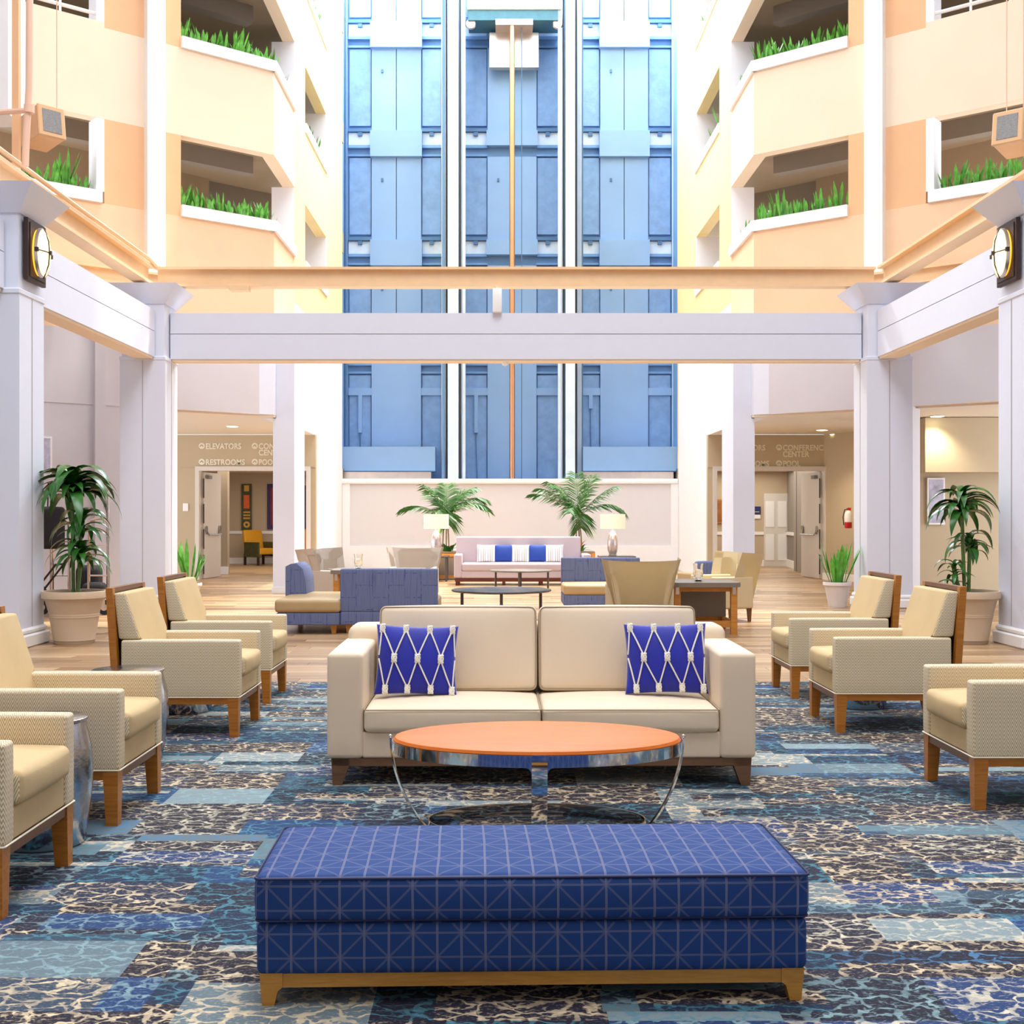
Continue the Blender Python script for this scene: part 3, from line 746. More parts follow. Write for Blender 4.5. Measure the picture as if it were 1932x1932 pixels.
# ================================================================== COLONNADE
def column(x0, x1, y0, label, near):
    c = thing('column', label, 'column', ((x0+x1)/2, y0+.32, 0)); h = .32
    finish(Box(-h, h, -h, h, 0, 3.55), 'shaft', 'white_paint', c)
    finish(Box(-h+.02, h-.02, -h+.02, h-.02, 3.55, 4.34), 'neck', 'white_paint', c)
    finish(Box(-h-.01, h+.01, -h-.01, h+.01, 3.50, 3.56, .01), 'collar', 'white_paint', c)
    bm = bmesh.new(); frustum(bm, (0, 0), (h, h), (0, 0), (h+.2, h+.2), 4.30, 4.56); finish(bm, 'capital', 'white_paint', c, smooth=0)
    bm = bmesh.new(); box(bm, -h-.05, h+.05, -h-.05, h+.05, 0, .13, .015); box(bm, -h-.03, h+.03, -h-.03, h+.03, .13, .19, .02)
    finish(bm, 'base_moulding', 'white_trim', c)
    for sx_ in (-1, 1):
        finish(Box(sx_*(h+.001)-.003, sx_*(h+.001)+.003, -.006, .006, .2, 3.5), 'seam', 'seam', c)
    finish(Box(-.004, .004, -h-.004, -h+.002, .2, 3.5), 'seam', 'seam', c)
    return c
column(-5.39, -4.75, 12.0, 'white square column at the left edge of the photo, beside the big potted plant', 1)
column(5.15, 5.79, 12.0, 'white square column at the right edge of the photo, beside the big potted plant', 1)
column(-5.39, -4.75, 17.2, 'white square column at the left end of the long white beam', 0)
column(5.15, 5.79, 17.2, 'white square column at the right end of the long white beam', 0)
# slim columns carrying the galleries further back
for s_, lab in ((-1, 'slim white column in front of the left corridor doors'), (1, 'slim white column in front of the right corridor doors')):
    c = thing('column', lab, 'column', (CX + s_*3.87, 21.0, 0))
    finish(Box(-.18, .18, -.5, .55, 0, 4.55), 'shaft', 'white_paint', c)
    finish(Box(-.20, .20, -.52, .57, 0, .10), 'base_moulding', 'white_trim', c)

def fascia(label, xa, xb, ya, yb, along):
    o = thing('fascia_beam', label, 'beam', ((xa+xb)/2, (ya+yb)/2, 0)); cx_, cy_ = (xa+xb)/2, (ya+yb)/2
    finish(Box(xa-cx_, xb-cx_, ya-cy_, yb-cy_, 3.55, 3.905), 'lower_board', 'white_paint', o)
    finish(Box(xa-cx_, xb-cx_, ya-cy_, yb-cy_, 3.915, 4.21), 'upper_board', 'white_paint', o)
    e = .02
    finish(Box(xa-cx_+e, xb-cx_-e, ya-cy_+e, yb-cy_-e, 3.90, 3.92), 'joint', 'seam', o)
    finish(Box(xa-cx_+e, xb-cx_-e, ya-cy_+e, yb-cy_-e, 3.52, 3.552), 'soffit_strip', 'peach_light', o)
    return o
fascia('long white boxed beam crossing the photo between the two inner columns', -4.75, 5.15, 17.46, 17.75, 'x')
fascia('white boxed beam running from the left edge column back to the left inner column', -5.19, -4.90, 12.64, 17.2, 'y')
fascia('white boxed beam running from the right edge column back to the right inner column', 5.30, 5.59, 12.64, 17.2, 'y')
for nm, xa, xb in (('left', -5.19, -4.90), ('right', 5.30, 5.59)):
    fascia('white boxed beam stub in front of the %s edge column' % nm, xa, xb, 6.0, 12.0, 'y')

def ibeam(label, p0, p1, name='steel_beam', zb=4.59, zt=4.87, w=.22):
    p0, p1 = Vector(p0), Vector(p1); d = (p1-p0); L = d.length; ang = math.atan2(d.y, d.x)
    o = thing(name, label, 'beam', (p0.x, p0.y, 0), ang)
    finish(Box(0, L, -w/2, w/2, zt-.035, zt), 'top_flange', 'steel_tan', o)
    finish(Box(0, L, -w/2, w/2, zb, zb+.035), 'bottom_flange', 'steel_tan', o)
    finish(Box(0, L, -.02, .02, zb+.03, zt-.03), 'web', 'steel_tan', o)
    return o
cb = ibeam('long tan steel beam crossing above the white boxed beam', (-4.95, 17.55, 0), (5.35, 17.55, 0))
ibeam('tan steel beam running along the left colonnade with pipes on top', (-5.07, 6.0, 0), (-5.07, 17.42, 0))
ibeam('tan steel beam running along the right colonnade', (5.47, 6.0, 0), (5.47, 17.42, 0))
for s_, lab in ((-1, 'left'), (1, 'right')):
    p = W(s_, *A(1.2, -.25)); q = W(s_, *A(3.9, -.25))
    ibeam('tan steel ledger beam fixed to the %s balcony wall' % lab, (p[0], p[1], 0), (q[0], q[1], 0), zb=4.78, zt=5.02, w=.2)
    # short cross strut from the column head
    ibeam('short tan steel strut behind the %s inner column head' % lab, (CX+s_*5.3, 17.9, 0), (CX+s_*6.9, 17.9, 0), zb=4.50, zt=4.70, w=.18)
finish(Box(px(432, 17.4)-cb.location.x, px(468, 17.4)-cb.location.x, -.16, .05, 4.53, 4.60), 'junction_box', 'steel_tan', cb)
sn = thing('sensor_box', 'small white upright box fixed between the tan steel beam and the long white beam', 'sensor', (px(938, 17.4), 17.42, 4.21))
finish(Box(-.065, .065, -.06, .06, 0, .34, .012, 2), 'housing', 'white_trim', sn)
finish(Box(-.02, .02, .0, .05, .34, .39), 'bracket', 'steel_tan', sn)
bm = bmesh.new(); lathe(bm, [(.005, -.06), (.04, -.045), (.055, 0)], 20); o = finish(bm, 'dome_camera', 'white_trim', loc=(px(953, 17.5), 17.55, 3.52)); tag(o, 'small white dome under the middle of the long white beam', 'dome camera')
# pipes on the left steel beam
for k, (dx, dz, r) in enumerate(((-.06, 4.93, .028), (.01, 4.96, .022), (.08, 4.92, .022))):
    o = finish(tube(bmesh.new(), [(-5.03+dx, 6, dz), (-5.03+dx, 11, dz+.02), (-5.03+dx, 14.5, dz-.005), (-5.03+dx, 17.1, dz), (-4.98+dx*.5, 17.5, dz-.05), (-4.85, 17.62, dz-.1)], r, 8), 'pipe', 'steel_tan')
    tag(o, ('outer', 'topmost middle', 'inner')[k] + ' thin tan conduit lying along the left steel beam', 'pipe', 'conduits on the left steel beam')
vp = thing('standpipe', 'pinkish upright pipe with a collar rising from the left steel beam', 'pipe', (px(55, 12.4), 12.4, 4.87))
finish(tube(bmesh.new(), [(-.04, 0, 0), (-.03, 0, .3), (0.0, 0, .8), (.015, 0, 3.2)], .035, 12), 'tube', 'pipe_pink', vp)
bm = bmesh.new(); lathe(bm, [(.052, .54), (.052, .62)], 14); finish(bm, 'collar', 'pipe_pink', vp)
vp2 = thing('standpipe', 'tan square post behind the pinkish upright pipe', 'post', (px(31, 12.9), 12.9, 4.87))
finish(Box(-.035, .035, -.035, .035, 0, 4), 'tube', 'peach_dark', vp2)
hp = finish(tube(bmesh.new(), [(-6.2, 12.6, 5.42), (-4.92, 12.6, 5.50)], .03, 8), 'pipe', 'pipe_pink'); tag(hp, 'short pinkish horizontal pipe meeting the upright pipe', 'pipe')
dk = finish(Box(-6.6, px(22, 14.0), 13.9, 14.4, 5.9, 9.2), 'duct', 'white_trim'); tag(dk, 'pale square duct at the upper left corner of the photo', 'duct')

# speakers
def speaker(p, rz, rt, label):
    o = thing('hanging_speaker', label, 'speaker', p, rz)
    bm = Box(-.15, .15, -.2, .2, -.17, .17, .012); xf(bm, Matrix.Rotation(rt, 4, 'X')); finish(bm, 'cabinet', 'speaker_body', o)
    bm = Box(-.155, .155, -.225, -.195, -.175, .175, .01); xf(bm, Matrix.Rotation(rt, 4, 'X')); finish(bm, 'rim', 'speaker_body', o)
    bm = Box(-.105, .105, -.23, -.22, -.125, .125); xf(bm, Matrix.Rotation(rt, 4, 'X')); finish(bm, 'grille', 'grille', o)
    for q in (-.12, .12): finish(tube(bmesh.new(), [(q, -.1*q/.12, .16), (q, -.1*q/.12, 3)], .006, 5), 'wire', 'pipe_pink', o)
speaker((px(79, 13.2), 13.2, hz(243, 13.2)), R(48), R(-8), 'boxy tan speaker hanging on wires at the upper left')
speaker((px(1915, 12.6), 12.6, hz(254, 12.6)), R(-42), R(-8), 'boxy tan speaker hanging on wires at the upper right')

# wall lamps on the near columns
def sconce(s_, label):
    o = thing('wall_lamp', label, 'lamp', ((-4.75 if s_ < 0 else 5.15), 12.33, 3.97), 0 if s_ < 0 else PI)
    # local +x points into the room
    finish(Box(0.003, .05, -.24, .24, -.31, .31, .006), 'back_plate', 'iron_brown', o)
    finish(Box(.05, .06, -.20, .20, -.27, .27), 'plate_step', 'iron_brown', o)
    def oval(x, a, b, n=36): return [(x, a*math.cos(2*PI*k/n), b*math.sin(2*PI*k/n)) for k in range(n)]
    bm = bmesh.new(); r0 = [bm.verts.new(p) for p in oval(.06, .16, .235)]; r1 = [bm.verts.new(p) for p in oval(.10, .16, .235)]
    for k in range(36): bm.faces.new((r0[k], r0[(k+1)%36], r1[(k+1)%36], r1[k]))
    bm.faces.new(r1); finish(bm, 'glow_ring', 'lamp_edge', o)
    bm = bmesh.new(); band(bm, oval(.10, .17, .245) + [oval(.10, .17, .245)[0]], .035, .012, (1, 0, 0)); finish(bm, 'rim', 'stainless', o)
    bm = bmesh.new(); rings = []
    for j in range(6):
        f = 1 - j/6; xx = .11 + .05*math.sqrt(max(0, 1-f*f)); rings.append([bm.verts.new(p) for p in oval(xx, .165*f, .24*f)])
    for a_, b_ in zip(rings, rings[1:]):
        for k in range(36): bm.faces.new((a_[k], a_[(k+1)%36], b_[(k+1)%36], b_[k]))
    bm.faces.new(rings[-1]); finish(bm, 'diffuser', 'lamp_glow', o)
    finish(tube(bmesh.new(), [(.115, 0, -.26), (.165, 0, -.12), (.175, 0, 0), (.165, 0, .12), (.115, 0, .26)], .007, 6), 'strap', 'iron_brown', o)
    finish(tube(bmesh.new(), [(.11, -.2, 0), (.165, -.08, 0), (.175, 0, 0), (.165, .08, 0), (.11, .2, 0)], .007, 6), 'strap', 'iron_brown', o)
    for yy in (-.19, 0, .19):
        finish(Box(.10 + (.07 if yy == 0 else 0), .135 + (.06 if yy == 0 else 0), yy-.015, yy+.015, -.02, .02), 'stud', 'iron_brown', o)
sconce(-1, 'glowing oval wall lamp on a dark plate on the left edge column')
sconce(1, 'glowing oval wall lamp on a dark plate on the right edge column')

# downlights
def downlight(x, y, z, lab, r=.10):
    o = thing('ceiling_light', lab, 'ceiling light', (x, y, z))
    bm = bmesh.new(); lathe(bm, [(r+.02, -.008), (r+.02, 0)], 24); finish(bm, 'trim_ring', 'white_trim', o)
    bm = bmesh.new(); lathe(bm, [(r, -.012), (r, -.004)], 24); finish(bm, 'bulb_glass', 'downlight', o)
    l = lamp('downlight_lamp', 'SPOT', 60, (x, y, z-.05), (0, 0, 0), (1, .85, .62), spot_size=R(120), spot_blend=.8, shadow_soft_size=.08)
def cl(p, q, z): Z = (z-EYE)*F/(VY-q); return px(p, Z), Z
for (p, q, z, lab) in ((439, 804, 2.945, 'round recessed ceiling light in front of the left wall lettering'), (1551, 811, 2.945, 'recessed ceiling light, right one of the pair before the right wall lettering'),
                       (1530, 830, 2.945, 'recessed ceiling light, left one of the pair before the right wall lettering'), (1768, 785, 2.945, 'recessed ceiling light beside the right pilaster, over the side room')):
    x, y_ = cl(p, q, z); downlight(x, min(y_, 24.6), z, lab)
for (p, q, z, lab) in ((97, 286, 7.62, 'round ceiling light inside the lower left gallery'), (1833, 301, 7.62, 'round ceiling light inside the lower right gallery'), (1826, 1, 10.28, 'round ceiling light inside the upper right gallery')):
    x, y_ = cl(p, q, z); downlight(x, y_, z, lab, .09)
# ================================================================== FOREGROUND FURNITURE
# --- bench
zl, zr_ = 3.29, 3.325
B = thing('upholstered_bench', 'long blue bench with a star-grid fabric cushion and golden wood base, nearest the camera', 'bench', (px(1007, 3.3), 3.31, 0), R(1.6))
HW = .75
finish(rbox(bmesh.new(), -HW, HW, 0.0, .53, .083, .226, .02, (.004, .006, 0)), 'upholstered_base', 'bench_fabric', B, smooth=80)
cu = finish(rbox(bmesh.new(), -HW-.004, HW+.004, -.006, .536, .226, .352, .022, (.008, .012, .011), n=10), 'cushion', 'bench_fabric', B, smooth=80)
def loop(x0, x1, y0, y1, z, r=.02, k=4):
    pts = []
    for cx_, cy_, a0 in ((x1-r, y1-r, 0), (x0+r, y1-r, 90), (x0+r, y0+r, 180), (x1-r, y0+r, 270)):
        for i in range(k+1): a = R(a0 + 90*i/k); pts.append((cx_+r*math.cos(a), cy_+r*math.sin(a), z))
    return pts
M['piping_navy'] = plain('piping_navy', '#141B48', .7, var=0)
finish(tube(bmesh.new(), loop(-HW-.004, HW+.004, -.008, .538, .346), .0035, 6, True), 'piping', 'piping_navy', cu)
finish(tube(bmesh.new(), loop(-HW-.002, HW+.002, -.004, .534, .232), .003, 6, True), 'piping', 'piping_navy', cu)
finish(Box(-HW+.01, HW-.01, .01, .035, .048, .086), 'apron', 'bench_wood', B)
finish(Box(-HW+.01, HW-.01,   .495, .52, .048, .086), 'apron', 'bench_wood', B)
for sx_ in (-1, 1): finish(Box(sx_*(HW-.03)-.012, sx_*(HW-.03)+.012, .03, .47, .048, .086), 'side_rail', 'bench_wood', B)
for sx_ in (-1, 1):
    for yy in (0.006, .524):
        sy = 1 if yy < .2 else -1
        bm = bmesh.new()
        prof = [(.0, .088), (.062, .088), (.062, .050), (.050, .040), (.043, .015), (.040, 0), (.008, 0)]
        a = [bm.verts.new((sx_*(HW-.008-q), yy, z)) for q, z in prof]; b = [bm.verts.new((sx_*(HW-.008-q), yy+sy*.045, z)) for q, z in prof]
        n = len(prof); bm.faces.new(a); bm.faces.new(list(reversed(b)))
        for i in range(n): bm.faces.new((a[i], a[(i+1)%n], b[(i+1)%n], b[i]))
        finish(bm, 'leg', 'bench_wood', B, smooth=0)

# --- oval coffee table
ty = 5.15
T = thing('coffee_table', 'oval coffee table with orange wood top and curved chrome legs before the cream sofa', 'table', (px(1013, ty), ty, 0))
a_, b_ = .607, .36; H = .395
bm = bmesh.new(); lathe(bm, [(.93, H-.028), (.975, H-.024), (1.0, H-.012), (.985, H-.001), (.95, H+.003), (.5, H+.003), (0.001, H+.003)], 72, sx=a_, sy=b_, cap=False); finish(bm, 'table_top', 'table_orange', T)
def ell(a, b, z, n=72): return [(a*math.cos(2*PI*k/n), b*math.sin(2*PI*k/n), z) for k in range(n)]
def hoop(a, b, z0, z1, th=.006, n=72):
    bm = bmesh.new(); rr = []
    for (da, z) in ((0, z0), (0, z1), (-th, z1), (-th, z0)): rr.append([bm.verts.new((x, y, z)) for x, y, _ in ell(a+da, b+da, 0, n)])
    for i in range(4):
        A_, B_ = rr[i], rr[(i+1) % 4]
        for k in range(n): bm.faces.new((A_[k], A_[(k+1)%n], B_[(k+1)%n], B_[k]))
    return bm
finish(hoop(a_+.006, b_+.006, H-.062, H-.014), 'top_band', 'chrome', T)
finish(hoop(.46, .275, .002, .045), 'base_ring', 'chrome', T)
for (ax, ay, side) in ((1, 0, (0, 1, 0)), (-1, 0, (0, 1, 0)), (0, 1, (1, 0, 0)), (0, -1, (1, 0, 0))):
    ra = a_ + .010 if ax else b_ + .010; rb = .465 if ax else .28
    pts = []
    for k in range(17):
        f = k/16; z = H - .01 - (H-.01-.004)*f
        r = rb + (ra - rb) * (1 - f**1.9) ** 0.9
        pts.append((ax*r, ay*r, z))
    pts.append((ax*(rb-.03), ay*(rb-.03), .003))
    finish(band(bmesh.new(), pts, .03 if ax else (.062 if ay < 0 else .032), .008, side), 'leg', 'chrome', T)
for sx_ in (-1, 1):
    bm = bmesh.new(); bmesh.ops.create_uvsphere(bm, u_segments=12, v_segments=8, radius=.008); xf(bm, Matrix.Translation((sx_*(a_+.012), 0, H-.002))); finish(bm, 'finial', 'chrome', T)
for sy in (-1,): # rounded gussets either side of the centre legs
    for sx_ in (-1, 1):
        bm = bmesh.new(); o_ = []
        for k in range(6):
            a = R(90*k/5); o_.append((sx_*(.031+.028*(1-math.sin(a))), H-.062-.028*(1-math.cos(a))))
        yy = sy*(b_+.002)
        f0 = [bm.verts.new((x, yy, z)) for x, z in o_] + [bm.verts.new((sx_*.031, yy, H-.062))]
        f1 = [bm.verts.new((v.co.x, yy-sy*.006, v.co.z)) for v in f0]; n = len(f0)
        bm.faces.new(f0); bm.faces.new(list(reversed(f1)))
        for i in range(n): bm.faces.new((f0[i], f0[(i+1)%n], f1[(i+1)%n], f1[i]))
        finish(bm, 'gusset', 'chrome', T, smooth=0)

# --- cream sofa
S = thing('sofa', 'big cream two-seat sofa with brown piping, behind the oval coffee table', 'sofa', (px(1022, 5.96), 5.96, 0), R(.3))
HW = 1.05
bm = bmesh.new()
for sx_ in (-1, 1):
    x0, x1 = sorted((sx_*HW, sx_*(HW-.176)))
    finish(rbox(bmesh.new(), x0, x1, 0.0, .84, .135, .648, .022, (.003, .003, .010)), 'arm', 'sofa_cream', S, smooth=80)
finish(rbox(bmesh.new(), -HW+.17, HW-.17, .012, .75, .135, .262, .012, (0, .002, 0)), 'front_rail', 'sofa_cream', S, smooth=80)
finish(rbox(bmesh.new(), -HW+.02, HW-.02, .66, .92, .135, .725, .05, (.0, .0, .01)), 'back_frame', 'sofa_cream', S, smooth=80)
for sx_ in (-1, 1):
    x0, x1 = sorted((sx_*.004, sx_*(HW-.181)))
    c_ = finish(rbox(bmesh.new(), x0, x1, -.012, .60, .263, .378, .026, (.004, .008, .024), n=9), 'seat_cushion', 'sofa_cream', S, smooth=80)
    finish(tube(bmesh.new(), loop(x0, x1, -.015, .60, .374), .0035, 6, True), 'piping', 'piping_dark', c_)
    x0, x1 = sorted((sx_*.006, sx_*.845))
    bm = rbox(bmesh.new(), x0, x1, -.09, .09, 0, .445, .032, (.004, .026, .012), n=9); xf(bm, Matrix.Translation((0, .58, .385)) @ Matrix.Rotation(R(-9), 4, 'X'))
    c_ = finish(bm, 'back_cushion', 'sofa_cream', S, smooth=80)
    Lp = [(x, y, z) for x, z, y in [(p[0], p[1], -.084) for p in loop(x0+.006, x1-.006, .008, .440, 0, .028)]]
    bm = tube(bmesh.new(), Lp, .0035, 6, True); xf(bm, Matrix.Translation((0, .58, .385)) @ Matrix.Rotation(R(-9), 4, 'X')); finish(bm, 'piping', 'piping_dark', c_)
finish(Box(-HW+.02, HW-.02, .02, .88, .092, .137, .004), 'plinth', 'sofa_wood', S)
for sx_ in (-1, 1):
    for yy in (.02, .88):
        sy = 1 if yy < .4 else -1
        bm = bmesh.new(); prof = [(0, .137), (.092, .137), (.086, .09), (.052, 0), (.008, 0)]
        a = [bm.verts.new((sx_*(HW-.018-q), yy, z)) for q, z in prof]; b = [bm.verts.new((sx_*(HW-.018-q), yy+sy*.06, z)) for q, z in prof]
        n = len(prof); bm.faces.new(a); bm.faces.new(list(reversed(b)))
        for i in range(n): bm.faces.new((a[i], a[(i+1)%n], b[(i+1)%n], b[i]))
        finish(bm, 'leg', 'sofa_wood', S, smooth=0)

# --- pillows
def pillow_surf(u, v, W_, H_, T_):
    f = max(0, (1-u*u)) ** .5 * max(0, (1-v*v)) ** .5
    x = u*W_/2*(1-.06*(1-v*v)*abs(u)); z = v*H_/2*(1-.06*(1-u*u)*abs(v))
    return x, T_/2*f**.8, z
def pillow_bm(W_, H_, T_, n=16):
    bm = bmesh.new(); us = [math.sin(PI/2*(-1+2*i/n)) for i in range(n+1)]
    g = [[None]*(n+1) for _ in range(n+1)]; h = [[None]*(n+1) for _ in range(n+1)]
    for i, u in enumerate(us):
        for j, v in enumerate(us):
            x, y, z = pillow_surf(u, v, W_, H_, T_)
            g[i][j] = bm.verts.new((x, -y, z))
            h[i][j] = g[i][j] if i in (0, n) or j in (0, n) else bm.verts.new((x, y, z))
    for i in range(n):
        for j in range(n):
            bm.faces.new((g[i][j], g[i+1][j], g[i+1][j+1], g[i][j+1]))
            bm.faces.new((h[i][j], h[i][j+1], h[i+1][j+1], h[i+1][j]))
    return bm
def net_pillow(label, loc, rx, ry, rz):
    P = thing('throw_pillow', label, 'pillow', loc); P.rotation_euler = (rx, ry, rz)
    W_, H_, T_ = .425, .365, .13
    finish(pillow_bm(W_, H_, T_), 'cover', 'pillow_blue', P, smooth=80)
    def sp(u, v, off=.004):
        x, y, z = pillow_surf(u, v, W_, H_, T_); return Vector((x, -y-off, z))
    top = [-.86, -.28, .30, .86]; mid = [-.56, .02, .60]; bot = [-.74, -.20, .36, .88]
    def rope(u0, v0, u1, v1):
        pts = [sp(u0+(u1-u0)*k/12, v0+(v1-v0)*k/12) for k in range(13)]
        finish(tube(bmesh.new(), pts, .0042, 6), 'net_rope', 'rope', P)
    for i in range(3):
        rope(top[i], .86, mid[i]-.03, .12); rope(top[i+1], .86, mid[i]+.03, .12)
        rope(mid[i]-.03, -.12, bot[i], -.86); rope(mid[i]+.03, -.12, bot[i+1], -.86)
    rope(-.88, .86, -.97, .1); rope(-.97, .0, bot[0]-.02, -.86); rope(.90, .86, .985, .1); rope(.985, .0, bot[3]+.02, -.84)
    def knot(u, v):
        c = sp(u, v, .006)
        pts = [c + Vector((.012*math.sin(3*t), -.003-.003*math.cos(4*t), .021*math.sin(2*t))) for t in [2*PI*k/30 for k in range(30)]]
        finish(tube(bmesh.new(), pts, .0042, 5, True), 'knot', 'rope', P)
        pts = [c + Vector((.012*math.sin(2*t+1), -.005, .017*math.cos(t))) for t in [2*PI*k/24 for k in range(24)]]
        finish(tube(bmesh.new(), pts, .0040, 5, True), 'knot', 'rope', P)
    for u in top: knot(u, .88)
    for u in mid: knot(u, 0)
    for u in bot: knot(u, -.88)
net_pillow('royal blue pillow with white rope net at the left arm of the cream sofa', (px(786, 6.3), 6.30, hz(1250, 6.3)+.012), R(-15), R(2), R(4))
net_pillow('royal blue pillow with white rope net at the right arm of the cream sofa', (px(1256, 6.3), 6.30, hz(1247, 6.3)+.012), R(-15), R(-1), R(-4))

# --- armchairs (local +x is the front)
def armchair(label):
    c = thing('armchair', label, 'armchair', group='tan armchairs around the carpet')
    for sy in (-1, 1):
        y0, y1 = sorted((sy*.33, sy*.243))
        finish(rbox(bmesh.new(), -.345, .36, y0, y1, .237, .577, .014, (.002, .002, .003), n=5), 'arm', 'herring', c, smooth=80)
        for k in (0, 1):
            pass
    finish(rbox(bmesh.new(), -.33, .352, -.245, .245, .237, .348, .010, (.003, 0, 0), n=4), 'front_rail', 'tan_woven', c, smooth=80)
    o = finish(rbox(bmesh.new(), -.26, .378, -.238, .238, .352, .468, .026, (.012, 0, .020), n=7), 'seat_cushion', ['tan_woven', 'herring'], c, smooth=80); by_normal(o, 1, 1, .8)
    # reclined back cushion: one T-shaped block sitting between and over the arms
    bm = bmesh.new(); out = [(-.238, .40), (.238, .40), (.238, .582), (.305, .582), (.305, .858), (-.305, .858), (-.305, .582), (-.238, .582)]
    fr = [bm.verts.new((-.178-.324*(z-.40), y, z)) for y, z in out]; bk = [bm.verts.new((-.345-.116*(z-.40), y, z)) for y, z in out]; n = 8
    bm.faces.new(fr); bm.faces.new(list(reversed(bk)))
    for i in range(n): bm.faces.new((fr[i], bk[i], bk[(i+1)%n], fr[(i+1)%n]))
    bmesh.ops.bevel(bm, geom=list(bm.edges), offset=.014, segments=3, affect='EDGES', profile=.6)
    o = finish(bm, 'back_cushion', ['tan_woven', 'herring'], c, smooth=80); by_normal(o, 1, 1, .7)
    # wooden back panel
    def slab(ya, yb, x0b, x0t, th, z0, z1, name, mat):
        bm = bmesh.new(); pr = [(x0b, z0), (x0b+th, z0), (x0t+th, z1), (x0t, z1)]
        a = [bm.verts.new((x, ya, z)) for x, z in pr]; b = [bm.verts.new((x, yb, z)) for x, z in pr]
        bm.faces.new(a); bm.faces.new(list(reversed(b)))
        for i in range(4): bm.faces.new((a[i], b[i], b[(i+1)%4], a[(i+1)%4]))
        return finish(bm, name, mat, c, smooth=0)
    slab(-.285, .285, -.388, -.432, .022, .20, .882, 'back_panel', 'back_wood')
    for sy in (-1, 1):
        ya, yb = sorted((sy*.33, sy*.285)); slab(ya, yb, -.392, -.437, .042, .20, .889, 'back_post', 'leg_orange')
    slab(-.285, .285, -.436, -.437, .042, .865, .889, 'top_rail', 'back_wood')
    for (x, y) in ((.322, -.297), (.322, .297)):
        bm = bmesh.new(); sgn = 1 if y > 0 else -1
        frustum(bm, (x+.006, y+sgn*.006), (.025, .025), (x, y), (.033, .033), 0, .237)
        finish(bm, 'leg', ['leg_orange', 'leg_brown'], c, smooth=0); by_normal(c.children[-1], 0, 1)
    for sy in (-1, 1):
        bm = bmesh.new(); frustum(bm, (-.42, sy*.30), (.022, .022), (-.372, sy*.30), (.030, .030), 0, .237); finish(bm, 'leg', 'leg_orange', c, smooth=0)
        ya, yb = sorted((sy*.322, sy*.30)); finish(Box(-.36, .30, ya, yb, .195, .237), 'side_apron', 'leg_orange', c)
    finish(Box(.322, .35, -.27, .27, .195, .237), 'front_apron', 'leg_brown', c)
    w = [(.356, -.326, .238), (.356, .326, .238)]
    finish(tube(bmesh.new(), [(-.34, -.331, .238), (.355, -.331, .238), (.361, -.325, .238), (.361, .325, .238), (.355, .331, .238), (-.34, .331, .238)], .0035, 6), 'welt', 'piping_cream', c)
    return c
proto = armchair('')
L_ = [(-1.63-.36, 4.32, 0, 'tan herringbone armchair nearest the camera on the left, cut off by the frame'),
      (-1.63-.36, 5.52, 0, 'tan herringbone armchair second from the camera on the left'),
      (-1.565-.36, 7.59, 0, 'tan herringbone armchair third from the camera on the left, wooden back post showing'),
      (-1.62-.36, 8.87, 0, 'tan herringbone armchair furthest from the camera on the left'),
      (2.115+.36, 5.80, PI, 'pale tan armchair nearest the camera on the right, cut off by the frame'),
      (2.03+.36, 7.74, PI, 'pale tan armchair in the middle of the three on the right'),
      (2.08+.36, 9.10, PI, 'pale tan armchair furthest from the camera on the right')]
for i, (x, y, rz, lab) in enumerate(L_):
    o = proto if i == 0 else copy_tree(proto)
    o.location = (x, y, 0); o.rotation_euler = (0, 0, rz); o['label'] = lab

# --- metal drum tables
def drum(x, y, lab, h=.50, r=.205):
    d = thing('drum_table', lab, 'side table', (x, y, 0), random.random())
    bm = bmesh.new(); lathe(bm, [(r*.80, 0), (r*.84, .01), (r*.93, h*.25), (r, h*.5), (r*.97, h*.75), (r*.86, h*.93), (r*.84, h*.965)], 40); finish(bm, 'body', 'chrome_soft', d)
    bm = bmesh.new(); lathe(bm, [(r*.86, h*.965), (r*.89, h*.975), (r*.89, h*.995), (r*.86, h)], 40); finish(bm, 'top', 'chrome_soft', d)
drum(-1.85, 4.93, 'hammered metal drum table between the two nearest left armchairs', .51, .19)
drum(-2.03, 6.62, 'hammered metal drum table in the gap between the second and third left armchairs', .49, .215)
drum(-2.14, 8.23, 'hammered metal drum table glimpsed under the third left armchair')
drum(2.47, 8.42, 'hammered metal drum table glimpsed under the middle right armchair')

# ================================================================== MIDDLE LOUNGE
def lounge(label, loc, rz, w=1.08, d=.80, back=True, bh=.72):
    """armless seat, back along +y, front at -y"""
    c = thing('lounge_chair', label, 'lounge chair', loc, rz)
    finish(rbox(bmesh.new(), -w/2, w/2, -d/2, d/2, .10, .245, .012, 0, n=4), 'base', 'blue_fabric', c, smooth=80)
    finish(rbox(bmesh.new(), -w/2-.005, w/2+.005, -d/2-.01, d/2-.13, .247, .385, .035, (.003, .008, .012)), 'seat_cushion', 'leather_tan', c, smooth=80)
    finish(rbox(bmesh.new(), -w/2, w/2, d/2-.13, d/2, .245, bh, .015, (0, .006, .004)), 'backrest', 'blue_fabric', c, smooth=80)
    for x in (-w/2+.09, w/2-.09):
        for y in (-d/2+.08, d/2-.08):
            bm = bmesh.new(); frustum(bm, (x, y), (.022, .022), (x, y), (.035, .035), 0, .102); finish(bm, 'leg', 'table_wood' if loc[0] < 0 else 'red_wood', c, smooth=0)
    return c
lounge('square-backed blue lounge chair seen from behind, left of the dark oval table', (px(733, 13.5), 13.93, 0), PI)
lounge('blue lounge chair with tan seat, facing the camera beside the wing chair on the right', (1.38, 16.75, 0), 0, w=1.1, d=.85)
